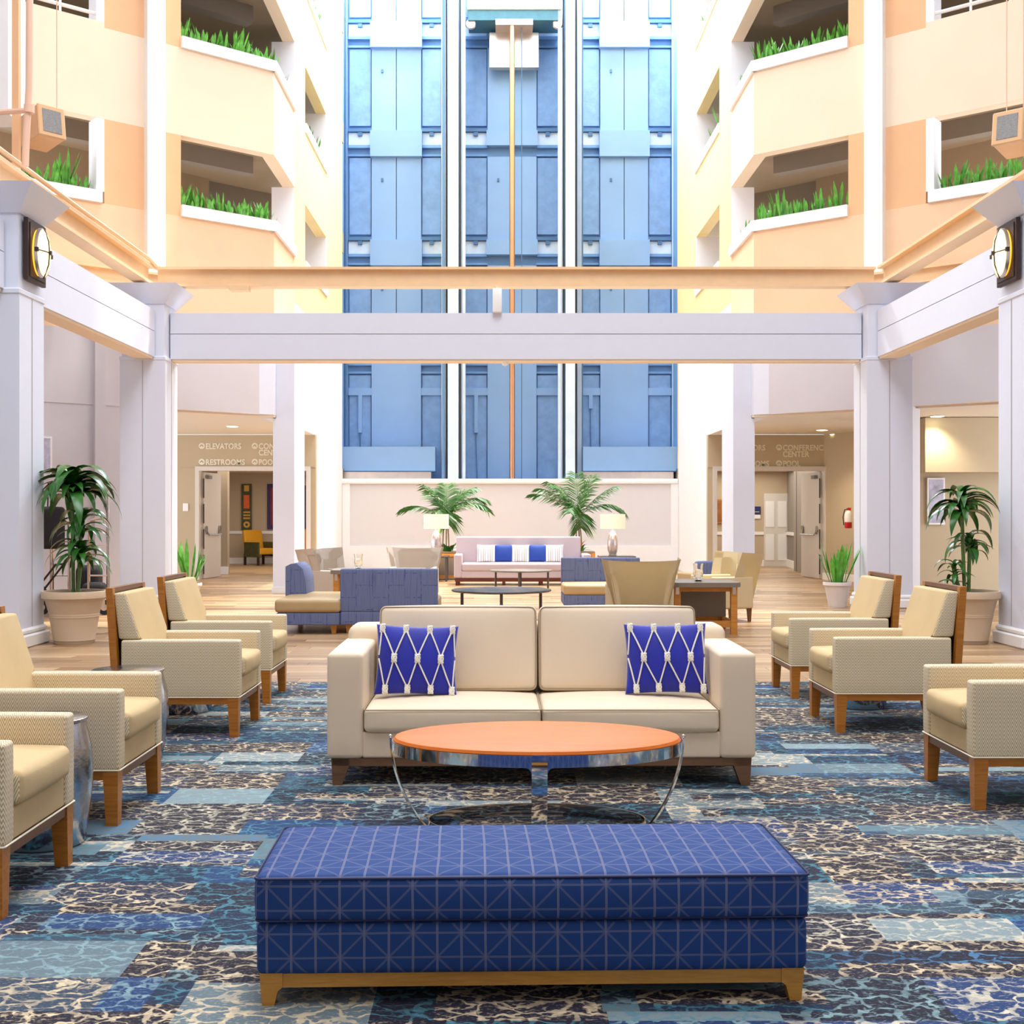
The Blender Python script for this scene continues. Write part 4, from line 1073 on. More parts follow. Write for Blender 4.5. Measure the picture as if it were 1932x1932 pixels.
# chaise seat at the left
c = thing('lounge_chair', 'low tan-seated blue chaise with a rounded back pad, left of the middle group', 'lounge chair', (-2.12, 14.2, 0))
finish(rbox(bmesh.new(), -.38, .32, -.70, .70, .10, .235, .012, 0, n=4), 'base', 'blue_fabric', c, smooth=80)
finish(rbox(bmesh.new(), -.40, .33, -.71, .70, .237, .385, .04, (.003, .008, .010)), 'seat_cushion', 'leather_tan', c, smooth=80)
bm = bmesh.new(); pr = [(-.42, .24), (-.42, .715), (-.36, .745), (-.29, .75), (-.22, .69), (-.185, .57), (-.175, .42), (-.175, .24)]
a = [bm.verts.new((x, .10, z)) for x, z in pr]; b = [bm.verts.new((x, .72, z)) for x, z in pr]; n = len(pr)
bm.faces.new(a); bm.faces.new(list(reversed(b)))
for i in range(n): bm.faces.new((a[i], b[i], b[(i+1)%n], a[(i+1)%n]))
finish(bm, 'back_pad', 'blue_fabric', c)
for x in (-.33, .25):
    for y in (-.62, .62): bm = bmesh.new(); frustum(bm, (x, y), (.022, .022), (x, y), (.035, .035), 0, .102); finish(bm, 'leg', 'table_wood', c, smooth=0)
# small far one on the right
c = thing('lounge_chair', 'blue rounded chair back showing past the glass vase on the right table', 'lounge chair', (px(1322, 19.5), 19.8, 0), R(200))
finish(rbox(bmesh.new(), -.22, .22, -.3, .3, .10, .24, .012, 0, n=4), 'base', 'blue_fabric', c, smooth=80)
finish(rbox(bmesh.new(), -.22, .22, -.3, .2, .24, .38, .03, (0, .005, .008)), 'seat_cushion', 'leather_tan', c, smooth=80)
finish(rbox(bmesh.new(), -.18, .18, .17, .30, .24, .575, .05, (0, 0, .005)), 'back_pad', 'blue_fabric', c, smooth=80)
for x in (-.17, .17):
    for y in (-.22, .22): bm = bmesh.new(); frustum(bm, (x, y), (.02, .02), (x, y), (.03, .03), 0, .102); finish(bm, 'leg', 'red_wood', c, smooth=0)

def wing(label, loc, rz, mat, w=.80, h=.86):
    """wing chair; front towards -y"""
    c = thing('wing_chair', label, 'chair', loc, rz)
    bm = bmesh.new(); n = 16; m = 8; g = []
    for j in range(m+1):
        f = j/m; z = .16 + (h-.16)*f; row = []
        W_ = (.56 + (w-.56)*f**1.2)/2; dep = .34 - .05*f
        for i in range(n+1):
            s = -1 + 2*i/n; a = abs(s)
            x = W_*(1-(1-min(1, a/.72))**1.6)*math.copysign(1, s) if a < .72 else W_*math.copysign(1, s)*(1+.06*(a-.72)*f)
            x = W_ * math.copysign(min(1, (a/.70))**.95, s)
            y = .26 + .12*f - (0 if a < .62 else dep*((a-.62)/.38)**1.25) - .05*a*a
            dip = .035*(1-a*a) if j == m else 0
            row.append(bm.verts.new((x, y, z-dip)))
        g.append(row)
    for j in range(m):
        for i in range(n): bm.faces.new((g[j][i], g[j][i+1], g[j+1][i+1], g[j+1][i]))
    bmesh.ops.solidify(bm, geom=list(bm.faces), thickness=.055)
    bmesh.ops.bevel(bm, geom=[e for e in bm.edges if len(e.link_faces) == 2 and e.calc_face_angle(0) > 1.0], offset=.012, segments=2, affect='EDGES')
    finish(bm, 'back_shell', mat, c, smooth=50)
    finish(rbox(bmesh.new(), -.27, .27, -.34, .22, .30, .44, .035, (.0, .006, .014)), 'seat_cushion', mat, c, smooth=80)
    finish(rbox(bmesh.new(), -.30, .30, -.33, .24, .17, .30, .015), 'base', mat, c, smooth=80)
    for sx_ in (-1, 1):
        x0, x1 = sorted((sx_*.275, sx_*.345)); finish(rbox(bmesh.new(), x0, x1, -.32, .22, .17, .56, .02, n=4), 'arm', mat, c, smooth=80)
        for y in (-.28, .2): bm = bmesh.new(); frustum(bm, (sx_*.27, y), (.016, .016), (sx_*.26, y), (.026, .026), 0, .175); finish(bm, 'leg', 'leg_brown', c, smooth=0)
wing('tan wing chair seen from behind, just behind the cream sofa on the right', (px(1199, 13.7), 13.35, 0), PI, 'wing_tan', .84)
wing('tan wing chair at the right of the trolley table, turned to the left', (2.80, 15.3, 0), R(-75), 'wing_tan')
wing('grey-beige wing chair behind the blue chaise on the left', (px(624, 17.0), 17.0, 0), R(68), 'wing_pale')
wing('pale wing chair facing the camera behind the square-backed blue chair', (px(779, 17.6), 17.7, 0), R(-4), 'wing_pale', .82)

# trolley table on the right
def trolley(label, x0, x1, y0, y1, h):
    w, d = x1-x0, y1-y0
    c = thing('trolley_table', label, 'table', ((x0+x1)/2, (y0+y1)/2, 0)); a, b = w/2, d/2
    ch = .07; pts = [(-a+ch, -b), (a-ch, -b), (a, -b+ch), (a, b-ch), (a-ch, b), (-a+ch, b), (-a, b-ch), (-a, -b+ch)]
    finish(prism(bmesh.new(), pts, h-.05, h), 'table_top', 'table_grey', c, smooth=0)
    for sx_ in (-1, 1):
        for sy in (-1, 1):
            finish(Box(sx_*(a-.075)-.035, sx_*(a-.075)+.035, sy*(b-.07)-.035, sy*(b-.07)+.035, 0, h-.05), 'leg', 'table_wood', c)
            finish(Box(sx_*(a-.075)-.018, sx_*(a-.075)+.018, sy*(b-.034)-.004, sy*(b-.034)+.004, h-.13, h-.05), 'corner_bracket', 'stainless', c)
    for sy in (-1, 1):
        finish(Box(-a+.1, a-.1, sy*(b-.07)-.012, sy*(b-.07)+.012, h-.10, h-.052), 'rail', 'table_wood', c)
        finish(Box(-a+.1, a-.1, sy*(b-.07)-.02, sy*(b-.07)+.02, .08, .15), 'stretcher', 'table_wood', c)
    for sx_ in (-1, 1): finish(Box(sx_*(a-.075)-.012, sx_*(a-.075)+.012, -b+.1, b-.1, .08, .15), 'side_stretcher', 'table_wood', c)
    finish(Box(-a+.10, a-.10, -.02, .02, .17, h-.06), 'modesty_panel', 'table_grey', c)
trolley('trolley table with grey top and honey wood legs, right of the tan wing chair', px(1264, 13.5), px(1391, 13.5)+.03, 13.40, 14.25, .575)
trolley('trolley table mostly hidden behind the square-backed blue chair, holding a glass vase', px(640, 16.3), px(806, 16.3), 15.4, 16.15, .62)
def vase(x, y, z, label):
    c = thing('hurricane_vase', label, 'vase', (x, y, z))
    bm = bmesh.new(); lathe(bm, [(.045, .0), (.05, .006), (.02, .02), (.045, .04), (.055, .08), (.050, .14), (.058, .20), (.054, .20), (.046, .14), (.050, .08), (.040, .05), (.004, .045)], 24); finish(bm, 'glass_body', 'glass', c)
    bm = bmesh.new(); lathe(bm, [(.026, .048), (.026, .13), (.02, .134)], 16); finish(bm, 'candle', 'shade', c)
vase(px(1316, 13.75), 13.7, .575, 'clear glass hurricane vase on the right trolley table')
vase(px(676, 15.7), 15.7, .62, 'clear glass hurricane vase on the left trolley table')

# oval nested tables
def oval_table(label, x, y, h, a, b, mat, legs):
    c = thing('oval_table', label, 'table', (x, y, 0))
    bm = bmesh.new(); lathe(bm, [(.965, h-.028), (1, h-.02), (1, h-.004), (.99, h)], 56, sx=a, sy=b); finish(bm, 'table_top', mat, c)
    for (qx, qy) in legs: finish(tube(bmesh.new(), [(qx*a, qy*b, 0), (qx*a, qy*b, h-.02)], .018, 8), 'leg', 'table_dark', c)
oval_table('low dark oval table just behind the cream sofa, between the seating', px(946, 14.25), 14.3, .45, .585, .56, 'table_dark', [(-.78, -.3), (0, -.85), (.78, -.2), (0, .85)])
oval_table('smaller grey oval table in front of the far pale sofa', px(983, 21.2), 21.2, .36, .55, .45, 'table_grey', [(-.80, .1), (-.07, -.85), (.85, -.1), (0, .85)])

# far sofa with five pillows
fx, fy = px(986, 22.7), 22.7
S2 = thing('sofa', 'long pale pinkish sofa against the far wall with five small pillows', 'sofa', (fx, fy, 0)); HW = 1.28
for sx_ in (-1, 1):
    x0, x1 = sorted((sx_*HW, sx_*(HW-.15))); finish(rbox(bmesh.new(), x0, x1, 0, .8, .14, .58, .03), 'arm', 'sofa_pink', S2, smooth=80)
finish(rbox(bmesh.new(), -HW+.14, HW-.14, .005, .7, .14, .27, .015), 'front_rail', 'sofa_pink', S2, smooth=80)
finish(rbox(bmesh.new(), -HW+.15, HW-.15, -.01, .66, .27, .41, .03, (0, .006, .012)), 'seat_cushion', 'sofa_pink', S2, smooth=80)
finish(rbox(bmesh.new(), -HW+.02, HW-.16, .60, .82, .14, .90, .03, (0, .01, 0)), 'backrest', 'sofa_pink', S2, smooth=80)
finish(Box(-HW+.02, HW-.02, .02, .78, .07, .142), 'plinth', 'red_wood', S2)
for x in (-HW+.06, -.35, .35, HW-.06):
    for y in (.06, .74): finish(Box(x-.03, x+.03, y-.03, y+.03, 0, .075), 'leg', 'red_wood', S2)
for k, (p, m_, lab) in enumerate(((918, 'stripes', 'cream and grey striped pillow, leftmost on the far pale sofa'), (950, 'pillow_blue2', 'plain blue pillow, left one on the far pale sofa'), (982, 'stripes', 'cream and grey striped pillow, middle of the row on the far pale sofa'),
                                 (1015, 'pillow_blue2', 'plain blue pillow, right one on the far pale sofa'), (1045, 'stripes', 'cream and grey striped pillow, rightmost on the far pale sofa'))):
    P = thing('throw_pillow', lab, 'pillow', (px(p, 23.1), 23.14, .585)); P.rotation_euler = (R(-16), 0, 0)
    finish(pillow_bm(.37, .34, .13, 12), 'cover', m_, P, smooth=80)

# lamps on end tables
def table_lamp(x, y, z, label):
    c = thing('table_lamp', label, 'lamp', (x, y, z))
    bm = bmesh.new(); lathe(bm, [(.075, 0), (.085, .02), (.07, .03), (.10, .12), (.108, .22), (.10, .33), (.075, .42), (.035, .49), (.02, .50)], 28); finish(bm, 'body', 'silver_lamp', c)
    bm = bmesh.new(); lathe(bm, [(.012, .49), (.012, .84), (.02, .85), (.012, .87)], 10); finish(bm, 'stem', 'brass', c)
    bm = bmesh.new(); lathe(bm, [(.25, .54), (.25, .83), (.246, .83), (.246, .54)], 40, cap=False); finish(bm, 'shade', 'shade', c)
    bm = bmesh.new(); lathe(bm, [(.24, .822), (.24, .826)], 30); finish(bm, 'shade_top', 'shade', c)
    l = lamp('lamp_bulb', 'POINT', 14, (x, y, z+.62), (0, 0, 0), (1, .82, .6), shadow_soft_size=.06)
def end_table(x, y, h, label, w=.6):
    c = thing('end_table', label, 'table', (x, y, 0))
    finish(Box(-w/2, w/2, -.28, .28, h-.03, h, .004), 'table_top', 'table_dark', c)
    for sx_ in (-1, 1):
        for sy in (-1, 1): finish(Box(sx_*(w/2-.04)-.02, sx_*(w/2-.04)+.02, sy*.24-.02, sy*.24+.02, 0, h-.03), 'leg', 'table_dark', c)
end_table(px(1163, 24.3), 24.3, .50, 'dark end table under the right silver lamp', .72)
end_table(px(823, 24.3), 24.3, .50, 'dark end table under the left silver lamp', .5)
table_lamp(px(1156, 24.3), 24.3, .50, 'silver table lamp with a drum shade, right of the far sofa')
table_lamp(px(823, 24.3), 24.3, .50, 'silver table lamp with a drum shade, left of the far sofa')

# ================================================================== PLANTS
def blade_pts(L, w, droop, lift, n=9):
    """strap leaf starting at origin, going out along +x"""
    out = []; x = z = 0; a = lift
    for k in range(n+1):
        f = k/n; ww = w * (math.sin(PI*min(1, .18+f*.84))**.8) * (1 if f < .98 else .1)
        out.append((x, z, ww)); x += L/n*math.cos(a); z += L/n*math.sin(a); a = lift - droop*((k+1)/n)**.7
    return out
def blade(bm, L, w, droop, lift, twist=0, az=0, base=(0, 0, 0), n=9, th=.002):
    P = blade_pts(L, w, droop, lift, n); ca, sa = math.cos(az), math.sin(az); rows = []
    for k, (x, z, ww) in enumerate(P):
        row = []
        for q in (-1, 0, 1):
            yy = q*ww/2; zz = z + abs(q)*ww*.18
            row.append(bm.verts.new((base[0]+x*ca-yy*sa, base[1]+x*sa+yy*ca, base[2]+zz)))
        rows.append(row)
    for a, b in zip(rows, rows[1:]):
        for i in (0, 1): bm.faces.new((a[i], a[i+1], b[i+1], b[i]))
    return bm
def upright(bm, L, w, az, lean, base=(0, 0, 0), n=6, curl=.3):
    """stiff upright sword leaf"""
    rows = []; x = z = 0; a = PI/2 - lean; ca, sa = math.cos(az), math.sin(az)
    for k in range(n+1):
        f = k/n; ww = w*(.55+.9*f)*(1 if f < .6 else max(.02, 1-((f-.6)/.4)**1.6)); ww = min(ww, w*1.1)
        rows.append([bm.verts.new((base[0]+x*ca-q*ww/2*sa+abs(q)*.2*ww*ca, base[1]+x*sa+q*ww/2*ca+abs(q)*.2*ww*sa, base[2]+z)) for q in (-1, 0, 1)])
        x += L/n*math.cos(a); z += L/n*math.sin(a); a -= lean*curl/n
    for a_, b_ in zip(rows, rows[1:]):
        for i in (0, 1): bm.faces.new((a_[i], a_[i+1], b_[i+1], b_[i]))
    return bm
# shared leaf meshes
def leaf_obj(kind, mat):
    bm = bmesh.new()
    if kind == 0: blade(bm, .56, .105, R(158), R(72))
    if kind == 1: blade(bm, .50, .100, R(140), R(52))
    if kind == 2: blade(bm, .42, .095, R(120), R(78))
    if kind == 3: blade(bm, .60, .105, R(150), R(60))
    return finish(bm, 'leaf', mat, smooth=60)
def pot(c, r, h, mat, ridges=True):
    bm = bmesh.new()
    pr = [(r*.60, 0), (r*.62, .015*h/.5), (r*.63, .03)]
    if ridges: pr += [(r*.645, .035), (r*.645, .045), (r*.64, .05), (r*.755, h*.50), (r*.77, h*.505), (r*.77, h*.53), (r*.765, h*.535), (r*.775, h*.54), (r*.775, h*.565), (r*.77, h*.57)]
    pr += [(r*.885, h*.82), (r*.91, h*.825), (r*.91, h*.85), (r*.95, h*.855), (r*1.0, h*.87), (r*1.0, h*.985), (r*.985, h), (r*.93, h), (r*.92, h*.93)]
    lathe(bm, pr, 40); o = finish(bm, 'pot', mat, c)
    bm = bmesh.new(); lathe(bm, [(r*.915, h*.935), (r*.90, h*.95)], 30); finish(bm, 'soil', 'soil', c)
def corn_plant(label, loc, r, h, canes, seed):
    random.seed(seed)
    c = thing('corn_plant', label, 'potted plant', loc); pot(c, r, h, 'terracotta')
    protos = None; first = []
    for (cx_, cy_, zt, nl, sc) in canes:
        finish(tube(bmesh.new(), [(cx_*.5, cy_*.5, h*.93), (cx_*.8, cy_*.8, (h+zt)/2), (cx_, cy_, zt+.05)], .020, 8), 'cane', 'cane_green', c)
        for i in range(nl):
            k = random.randrange(4)
            if len(first) < 4: k = len(first); lf = leaf_obj(k, 'leaf_dark'); first.append(lf); lf.parent = c
            else: lf = first[k].copy(); COL.objects.link(lf); lf.parent = c
            az = 2.4*i + random.uniform(-.3, .3)
            lf.location = (cx_, cy_, zt + .22*(i/nl) - .16); s_ = sc*random.uniform(.8, 1.12)
            lf.scale = (s_, s_, s_); lf.rotation_euler = (random.uniform(-.15, .15), random.uniform(-.35, .25), az)
corn_plant('tall corn plant with drooping dark leaves in a beige ribbed pot, by the luggage cart', (-4.42, 12.60, 0), .325, .54,
           [(-.02, 0, 1.60, 62, 1.08), (.06, .03, 1.22, 24, .80), (.08, -.03, .92, 26, .78)], 3)
corn_plant('corn plant with drooping leaves in a beige ribbed pot, by the right edge column', (4.82, 12.62, 0), .325, .54,
           [(-.06, 0, 1.44, 42, .84), (.04, .05, 1.04, 22, .68), (-.14, .0, .74, 18, .56)], 5)
def snake_plant(label, loc, r, h, leafh, seed, n=15, potmat='pot_white'):
    random.seed(seed); c = thing('snake_plant', label, 'potted plant', loc); pot(c, r, h, potmat, False)
    for i in range(n):
        bm = bmesh.new(); az = random.uniform(0, 2*PI); rr = random.uniform(0, r*.55)
        upright(bm, leafh*random.uniform(.62, 1.05), .06, az, random.uniform(.05, .5), (rr*math.cos(az), rr*math.sin(az), h*.93)); finish(bm, 'leaf', 'leaf_spiky', c, smooth=60)
snake_plant('spiky snake plant in a small whitish pot in front of the right inner column', (4.80, 17.45, 0), .20, .36, .60, 11, 18)
snake_plant('spiky snake plant beside the left inner column, its pot hidden by an armchair', (px(354, 18.2), 18.25, 0), .20, .30, .70, 12, 15)

# palms behind the far sofa
def frond(L, droop, lift, az, z0, x0=0, y0=0, nl=22, ll=.34):
    bm = bmesh.new(); pts = []; x = z = 0; a = lift; n = 30
    for k in range(n+1):
        pts.append((x, z, a)); x += L/n*math.cos(a); z += L/n*math.sin(a); a -= droop*(.4+1.2*k/n)/n
    ca, sa = math.cos(az), math.sin(az)
    T_ = lambda p: Vector((x0+p[0]*ca-p[1]*sa, y0+p[0]*sa+p[1]*ca, z0+p[2]))
    tube(bm, [T_((p[0], 0, p[1])) for p in pts[::3]], [.009-.0007*i for i in range(len(pts[::3]))], 5)
    for k in range(5, n+1):
        f = (k-5)/(n-5)
        for q in (-1, 1):
            px_, pz_, pa = pts[k]; l = ll*(.45+.9*math.sin(PI*(.15+.75*f)))*random.uniform(.9, 1.05)
            dirv = Vector((math.cos(pa)*.72+random.uniform(-.12,.12), q*.72, math.sin(pa)*.62-.15+random.uniform(-.12,.12))).normalized()
            wv = Vector((math.cos(pa), -q*.4, math.sin(pa)))*.0125
            b0 = Vector((px_, 0, pz_)); m1 = b0+dirv*l*.5; tip = b0+dirv*l+Vector((0, 0, -.26*l))
            v = [bm.verts.new(T_(p)) for p in (b0-wv*.5, m1-wv, tip, m1+wv, b0+wv*.5)]
            bm.faces.new(v)
    return bm
def palm(label, loc, spec, zc, seed, stems):
    random.seed(seed); c = thing('potted_palm', label, 'potted plant', loc)
    for (sx0, sx1) in stems: finish(tube(bmesh.new(), [(sx0, 0, .5), (sx0+.4*(sx1-sx0), .0, .9), (sx1, 0, zc)], .016, 6), 'stem', 'cane', c)
    for (L, droop, lift, az) in spec: finish(frond(L, R(droop), R(lift), R(az), zc+random.uniform(-.05, .1)), 'frond', 'leaf_palm', c, smooth=0)
    # wooden planter box
    finish(Box(-.30, .30, -.28, .28, .04, .50), 'planter_panel', 'table_grey', c)
    for sx_ in (-1, 1):
        for sy in (-1, 1): finish(Box(sx_*.29-.035, sx_*.29+.035, sy*.27-.035, sy*.27+.035, 0, .54), 'planter_post', 'table_wood', c)
    for sy in (-1, 1):
        for z in (.06, .50): finish(Box(-.29, .29, sy*.285-.01, sy*.285+.01, z-.03, z+.03), 'planter_rail', 'table_wood', c)
    finish(Box(-.32, .32, -.30, .30, .54, .57), 'planter_rim', 'table_grey', c)
    for i in range(26):
        bm = bmesh.new(); az = random.uniform(0, 2*PI); rr = random.uniform(0, .2)
        blade(bm, random.uniform(.18, .34), .045, R(60), R(random.uniform(35, 85)), 0, az, (rr*math.cos(az), rr*math.sin(az), .56), 5); finish(bm, 'shrub_leaf', 'leaf_orange' if i % 6 == 0 else 'leaf', c, smooth=60)
palm('feathery palm in a wooden planter, left of the far sofa', (px(842, 25.0), 25.0, 0),
     [(.98, 70, 42, 178), (.85, 45, 75, 200), (.9, 60, 70, 120), (.75, 30, 86, 90), (.95, 80, 55, 5), (1.0, 100, 50, -15), (.8, 40, 68, 40), (.55, 150, 30, 280), (.6, 120, 50, 250), (.85, 50, 66, 15)], 1.22, 21, [(-.08, -.04), (.06, .02), (.0, .0)])
palm('feathery palm behind the right end of the far sofa', (px(1091, 25.0), 25.0, 0),
     [(1.05, 40, 40, 178), (1.0, 45, 52, 172), (.95, 35, 62, 190), (1.0, 22, 82, 95), (.98, 30, 52, 6), (1.05, 95, 42, -8), (.6, 150, 20, 275), (.9, 22, 76, 30), (.7, 100, 50, 250), (.9, 40, 70, 150)], 1.22, 22, [(-.05, -.03), (.03, .0), (.08, .02)])

# balcony plants: spiky clumps
def clump(seed, h):
    random.seed(seed); bm = bmesh.new()
    for i in range(10):
        az = random.uniform(0, 2*PI); rr = random.uniform(0, .06)
        upright(bm, h*random.uniform(.5, 1.1), .05, az, random.uniform(.05, .45), (rr*math.cos(az), rr*math.sin(az), 0), 5)
    return finish(bm, 'planter_plant', 'leaf_spiky', smooth=60)
protos = [clump(40+i, (.40, .46, .54, .34)[i]) for i in range(4)]; used = [False]*4
ORD = ['first', 'second', 'third', 'fourth', 'fifth', 'sixth', 'seventh', 'eighth', 'ninth', 'tenth', 'eleventh', 'twelfth', 'thirteenth', 'fourteenth', 'fifteenth']
seen = {}
def put_clump(x, y, z, lab, grp, sc=1):
    seen[grp] = seen.get(grp, 0) + 1; lab = lab % ORD[seen[grp]-1]
    k = random.randrange(4)
    if used[k]: o = protos[k].copy(); COL.objects.link(o)
    else: o = protos[k]; used[k] = True
    s_ = random.uniform(.75, 1.15)*sc; o.location = (x, y, z-.03); o.rotation_euler = (0, 0, random.uniform(0, 6.28)); o.scale = (s_, s_, s_)
    tag(o, lab, 'plant', grp)
random.seed(99)
for s_, side in ((-1, 'left'), (1, 'right')):
    for z, lvl in ((6.21, 'lower'), (8.87, 'upper')):
        lab = 'spiky green plant, %%s %s, in the %s %s corner balcony trough' % ('from the pilaster end', lvl, side); grp = 'plants in the %s %s corner balcony trough' % (lvl, side)
        for k in range(11):
            t_ = 1.0 - .94*k/10 + random.uniform(-.03, .03); p = W(s_, *A(max(.04, min(1.0, t_)), .22)); put_clump(p[0], p[1], z, lab, grp)
        for k in range(4): p = W(s_, U0+.22, 20.65+.42*k); put_clump(p[0], p[1], z, lab, grp)
        if z < 7 or z > 8:
            lab2 = 'spiky green plant, %%s from the front, in the %s %s gallery trough nearest the elevator' % (lvl, side); grp2 = 'plants in the %s gallery trough near the elevator on the %s' % (lvl, side)
            if z > 7:
                for k in range(7): p = W(s_, U0+.2, 23.7+.42*k); put_clump(p[0], p[1], z, lab2, grp2)
    lab = 'spiky green plant, %%s from the pilaster end, in the outer %s gallery trough' % side; grp = 'plants in the outer %s gallery trough' % side
    for k in range(11): p = W(s_, *A(2.0+.10*k, .22)); put_clump(p[0], p[1], 6.21, lab, grp)
    lab2 = 'spiky green plant, %%s from the front, in the topmost %s gallery trough' % side
    for k in range(5): p = W(s_, U0+.2, 23.8+.5*k); put_clump(p[0], p[1], 11.53, lab2, 'plants in the topmost gallery trough near the elevator on the %s' % side)

# ================================================================== SMALLER THINGS
# luggage cart
c = thing('luggage_cart', 'metal luggage cart with tube hoops and rubber wheels, behind the big left plant', 'luggage cart', (-5.55, 16.3, 0))
finish(Box(-.62, .40, -.28, .28, .22, .27, .01), 'platform', 'brass', c)
def arch(x0, x1, z, y, name='hoop', z0=.27, r=.02):
    k = .09; pts = [(x0, y, z0), (x0, y, z-k), (x0+k*.3, y, z-k*.3), (x0+k, y, z), (x1-k, y, z), (x1-k*.3, y, z-k*.3), (x1, y, z-k), (x1, y, z0)]
    return finish(tube(bmesh.new(), pts, r, 8), name, 'brass', c)
arch(-.56, .215, 1.80, .2); arch(.10, .36, 1.27, -.22); arch(-.38, -.16, 1.27, -.22)
for z in (.92, .52): finish(tube(bmesh.new(), [(.10, -.22, z), (.36, -.22, z)], .012, 6), 'crossbar', 'brass', c); finish(tube(bmesh.new(), [(-.38, -.22, z), (-.16, -.22, z)], .012, 6), 'crossbar', 'brass', c)
for x in (-.52, .30):
    for y in (-.2, .2):
        bm = bmesh.new(); lathe(bm, [(.05, -.02), (.095, -.022), (.10, 0), (.095, .022), (.05, .02)], 20); xf(bm, Matrix.Translation((x, y, .10)) @ Matrix.Rotation(R(90), 4, 'X')); w_ = finish(bm, 'wheel', 'rubber', c)
        bm = bmesh.new(); lathe(bm, [(.045, -.025), (.045, .025)], 16); xf(bm, Matrix.Translation((x, y, .10)) @ Matrix.Rotation(R(90), 4, 'X')); finish(bm, 'hub', 'stainless', w_)
        finish(Box(x-.02, x+.02, y-.035, y-.028, .08, .22), 'fork', 'stainless', c)
bg_ = thing('travel_bag', 'black soft bag standing on the luggage cart platform', 'bag', (-5.50, 16.3, .27))
finish(rbox(bmesh.new(), -.17, .12, -.12, .16, 0, .36, .06, (.01, .01, .02)), 'body', 'black', bg_, smooth=80)
finish(rbox(bmesh.new(), -.05, .24, -.22, -.02, 0, .14, .05, (.0, .0, .02)), 'side_pocket', 'black', bg_, smooth=80)
ct = thing('garment_bag', 'dark garment bag hanging at the left of the luggage cart', 'bag', (-5.98, 16.05, 0))
finish(rbox(bmesh.new(), -.22, .22, -.04, .05, .88, 1.42, .04, (0, .02, .01)), 'body', 'black', ct, smooth=80)
finish(tube(bmesh.new(), [(0, 0, 1.42), (0, 0.02, 1.74)], .01, 6), 'strap', 'black', ct)
st = thing('folding_stand', 'black folding luggage stand with crossed legs behind the left edge column', 'stand', (-5.95, 15.75, 0))
for y in (-.1, .2):
    finish(tube(bmesh.new(), [(-.3, y, 0.01), (.22, y, .68)], .014, 6), 'leg', 'black', st); finish(tube(bmesh.new(), [(.22, y+.03, 0.01), (-.3, y+.03, .68)], .014, 6), 'leg', 'black', st)
finish(tube(bmesh.new(), [(-.3, -.12, .68), (-.3, .24, .68)], .014, 6), 'rail', 'black', st); finish(tube(bmesh.new(), [(.22, -.12, .68), (.22, .24, .68)], .014, 6), 'rail', 'black', st)

# framed picture left
def picture(label, x, y, z0, z1, w, rz=0, bits=(), frame='white_trim', art='art_photo', name='framed_picture'):
    c = thing(name, label, 'picture', (x, y, (z0+z1)/2), rz); h = (z1-z0)/2
    finish(Box(-w/2, w/2, -.03, 0, -h, h), 'frame', frame, c)
    finish(Box(-w/2+.03, w/2-.03, -.036, -.028, -h+.03, h-.03), 'print', art, c)
    for (x0, x1, a, b, m_) in bits: finish(Box(x0, x1, -.046, -.034, a, b), 'motif', m_, c)
    return c
p = W(-1, *A(2.44, -.03)); picture('framed pale picture half hidden by the left edge column', p[0]-.06, p[1]-.02, hz(898, 17.85), hz(823, 17.85), .36, R(39.8))
a1 = picture('narrow art panel with an orange rectangle and gold bars over the yellow chair', px(464.5, 32.6), 32.66, .90, 2.14, .27, bits=((-.06, .07, .42, .58, 'art_gold'), (-.07, .08, -.04, .32, 'art_orange'), (-.08, .10, -.16, -.12, 'art_gold'), (-.08, .10, -.24, -.20, 'art_gold'), (-.08, .10, -.32, -.28, 'art_gold')), frame='art_dark', art='art_dark', name='art_panel')
bm = bmesh.new(); 
for k in range(1): lathe(bm, [(.035, -.01), (.085, -.01), (.085, .01), (.035, .01)], 24, cap=False)
xf(bm, Matrix.Translation((.01, -.045, -.47)) @ Matrix.Rotation(R(90), 4, 'X')); finish(bm, 'gold_ring', 'art_gold', a1)
picture('narrow purple and red art panel cut off by the slim left column', px(512, 32.6), 32.66, .93, 2.14, .24, bits=((-.02, .06, -.5, .5, 'art_red'),), frame='art_purple', art='art_purple', name='art_panel')
picture('narrow purple and red art panel showing at the right of the slim left column', px(572, 32.6), 32.66, .93, 2.10, .24, bits=((-.06, .02, -.1, .5, 'art_red'),), frame='art_red', art='art_purple', name='art_panel')
picture('brown framed picture glimpsed through the right corridor doors beside the slim column', px(1355, 31.1), 31.16, hz(987, 31.1), hz(942, 31.1), .30, frame='table_wood', art='brown_art')
picture('stack of pale framed prints glimpsed beside the right pilaster', px(1768, 20.8), 20.87, 1.15, 1.95, .30, frame='white_trim', art='art_photo')
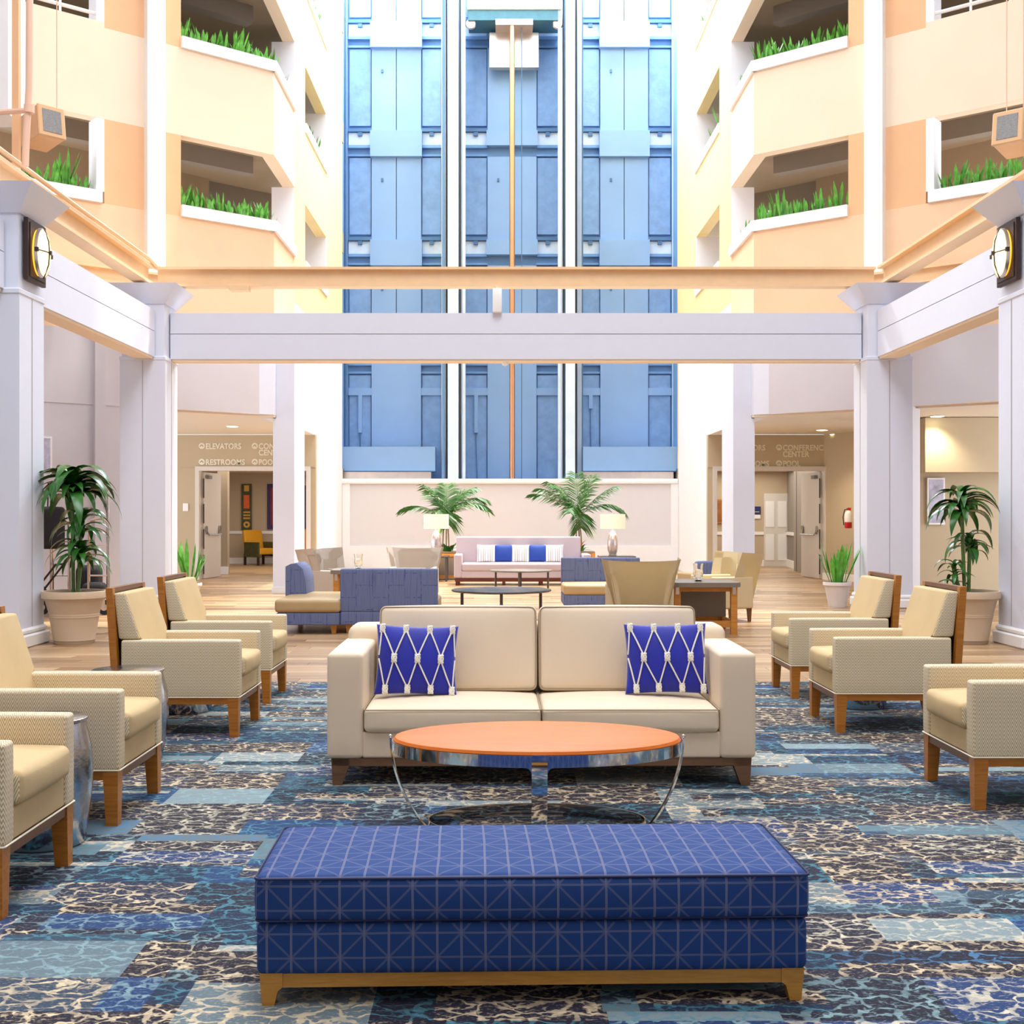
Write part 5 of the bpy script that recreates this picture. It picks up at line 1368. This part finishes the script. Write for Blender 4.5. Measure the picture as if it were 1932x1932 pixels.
# yellow chairs in the left corridor
def yellow(label, x, y, rz):
    c = thing('armchair', label, 'chair', (x, y, 0), rz)
    finish(rbox(bmesh.new(), -.28, .28, -.30, .25, .28, .44, .03), 'seat', 'chair_yellow', c, smooth=80)
    bm = rbox(bmesh.new(), -.30, .30, -.05, .05, 0, .52, .03); xf(bm, Matrix.Translation((0, .28, .40)) @ Matrix.Rotation(R(-10), 4, 'X')); finish(bm, 'backrest', 'chair_yellow', c, smooth=80)
    for sx_ in (-1, 1):
        x0, x1 = sorted((sx_*.28, sx_*.33)); finish(Box(x0, x1, -.30, .27, .22, .60), 'arm', 'art_dark', c)
        for yy in (-.27, .27): finish(Box(sx_*.30-.025, sx_*.30+.025, yy-.025, yy+.025, 0, .30), 'leg', 'iron_brown', c)
yellow('golden yellow armchair with dark legs under the narrow art panel', px(492, 31.9), 31.9, R(50))
yellow('golden yellow armchair showing in the gap right of the slim left column', px(570, 31.9), 31.9, R(20))
# wall switch, sign, extinguisher, far panel door
o = finish(Box(-.055, .055, -.02, 0, -.08, .08, .006), 'wall_switch', 'white_trim', loc=(px(350, 24.8), 24.82, hz(957, 24.8))); tag(o, 'square white switch plate left of the left corridor doors', 'switch')
sg = thing('room_sign', 'small navy sign over a white plate, left of the panelled door in the right corridor', 'sign', (px(1429, 31.1), 31.18, hz(963, 31.1)))
finish(Box(-.10, .10, -.02, 0, -.10, .10), 'plate', 'navy_sign', sg); finish(Box(-.09, .09, -.015, 0, -.21, -.11), 'lower_plate', 'white_trim', sg)
finish(Box(-.05, .06, -.025, -.018, -.045, -.030), 'text_line', 'sign_letter', sg)
ex = thing('fire_extinguisher', 'red and white fire extinguisher on the angled beige wall at the right', 'fire extinguisher', (px(1597, 23.9), 23.78, hz(985, 23.9)))
bm = bmesh.new(); lathe(bm, [(.06, -.12), (.07, -.10), (.07, .0)], 18); finish(bm, 'cylinder', 'red', ex)
bm = bmesh.new(); lathe(bm, [(.0705, .0), (.0705, .16), (.05, .20), (.02, .23)], 18); finish(bm, 'label_band', 'white_trim', ex)
finish(Box(-.02, .05, -.015, .015, .23, .28), 'valve', 'red', ex); finish(tube(bmesh.new(), [(-.01, 0, .26), (-.07, 0, .24), (-.10, 0, .1), (-.085, 0, -.06)], .010, 6), 'hose', 'rubber', ex)
pd = struct_root('door_3', (px(1465, 31.1), 31.2, 0))
finish(Box(-.31, .31, -.05, 0, 0, 1.86), 'leaf', 'door_white', pd)
for sx_ in (-1, 1):
    for z0, z1 in ((.15, .82), (1.0, 1.66)): finish(Box(sx_*.16-.11, sx_*.16+.11, -.062, -.048, z0, z1), 'panel', 'white_trim', pd)
finish(Box(.24, .29, -.09, -.05, .86, .90), 'handle', 'stainless', pd)
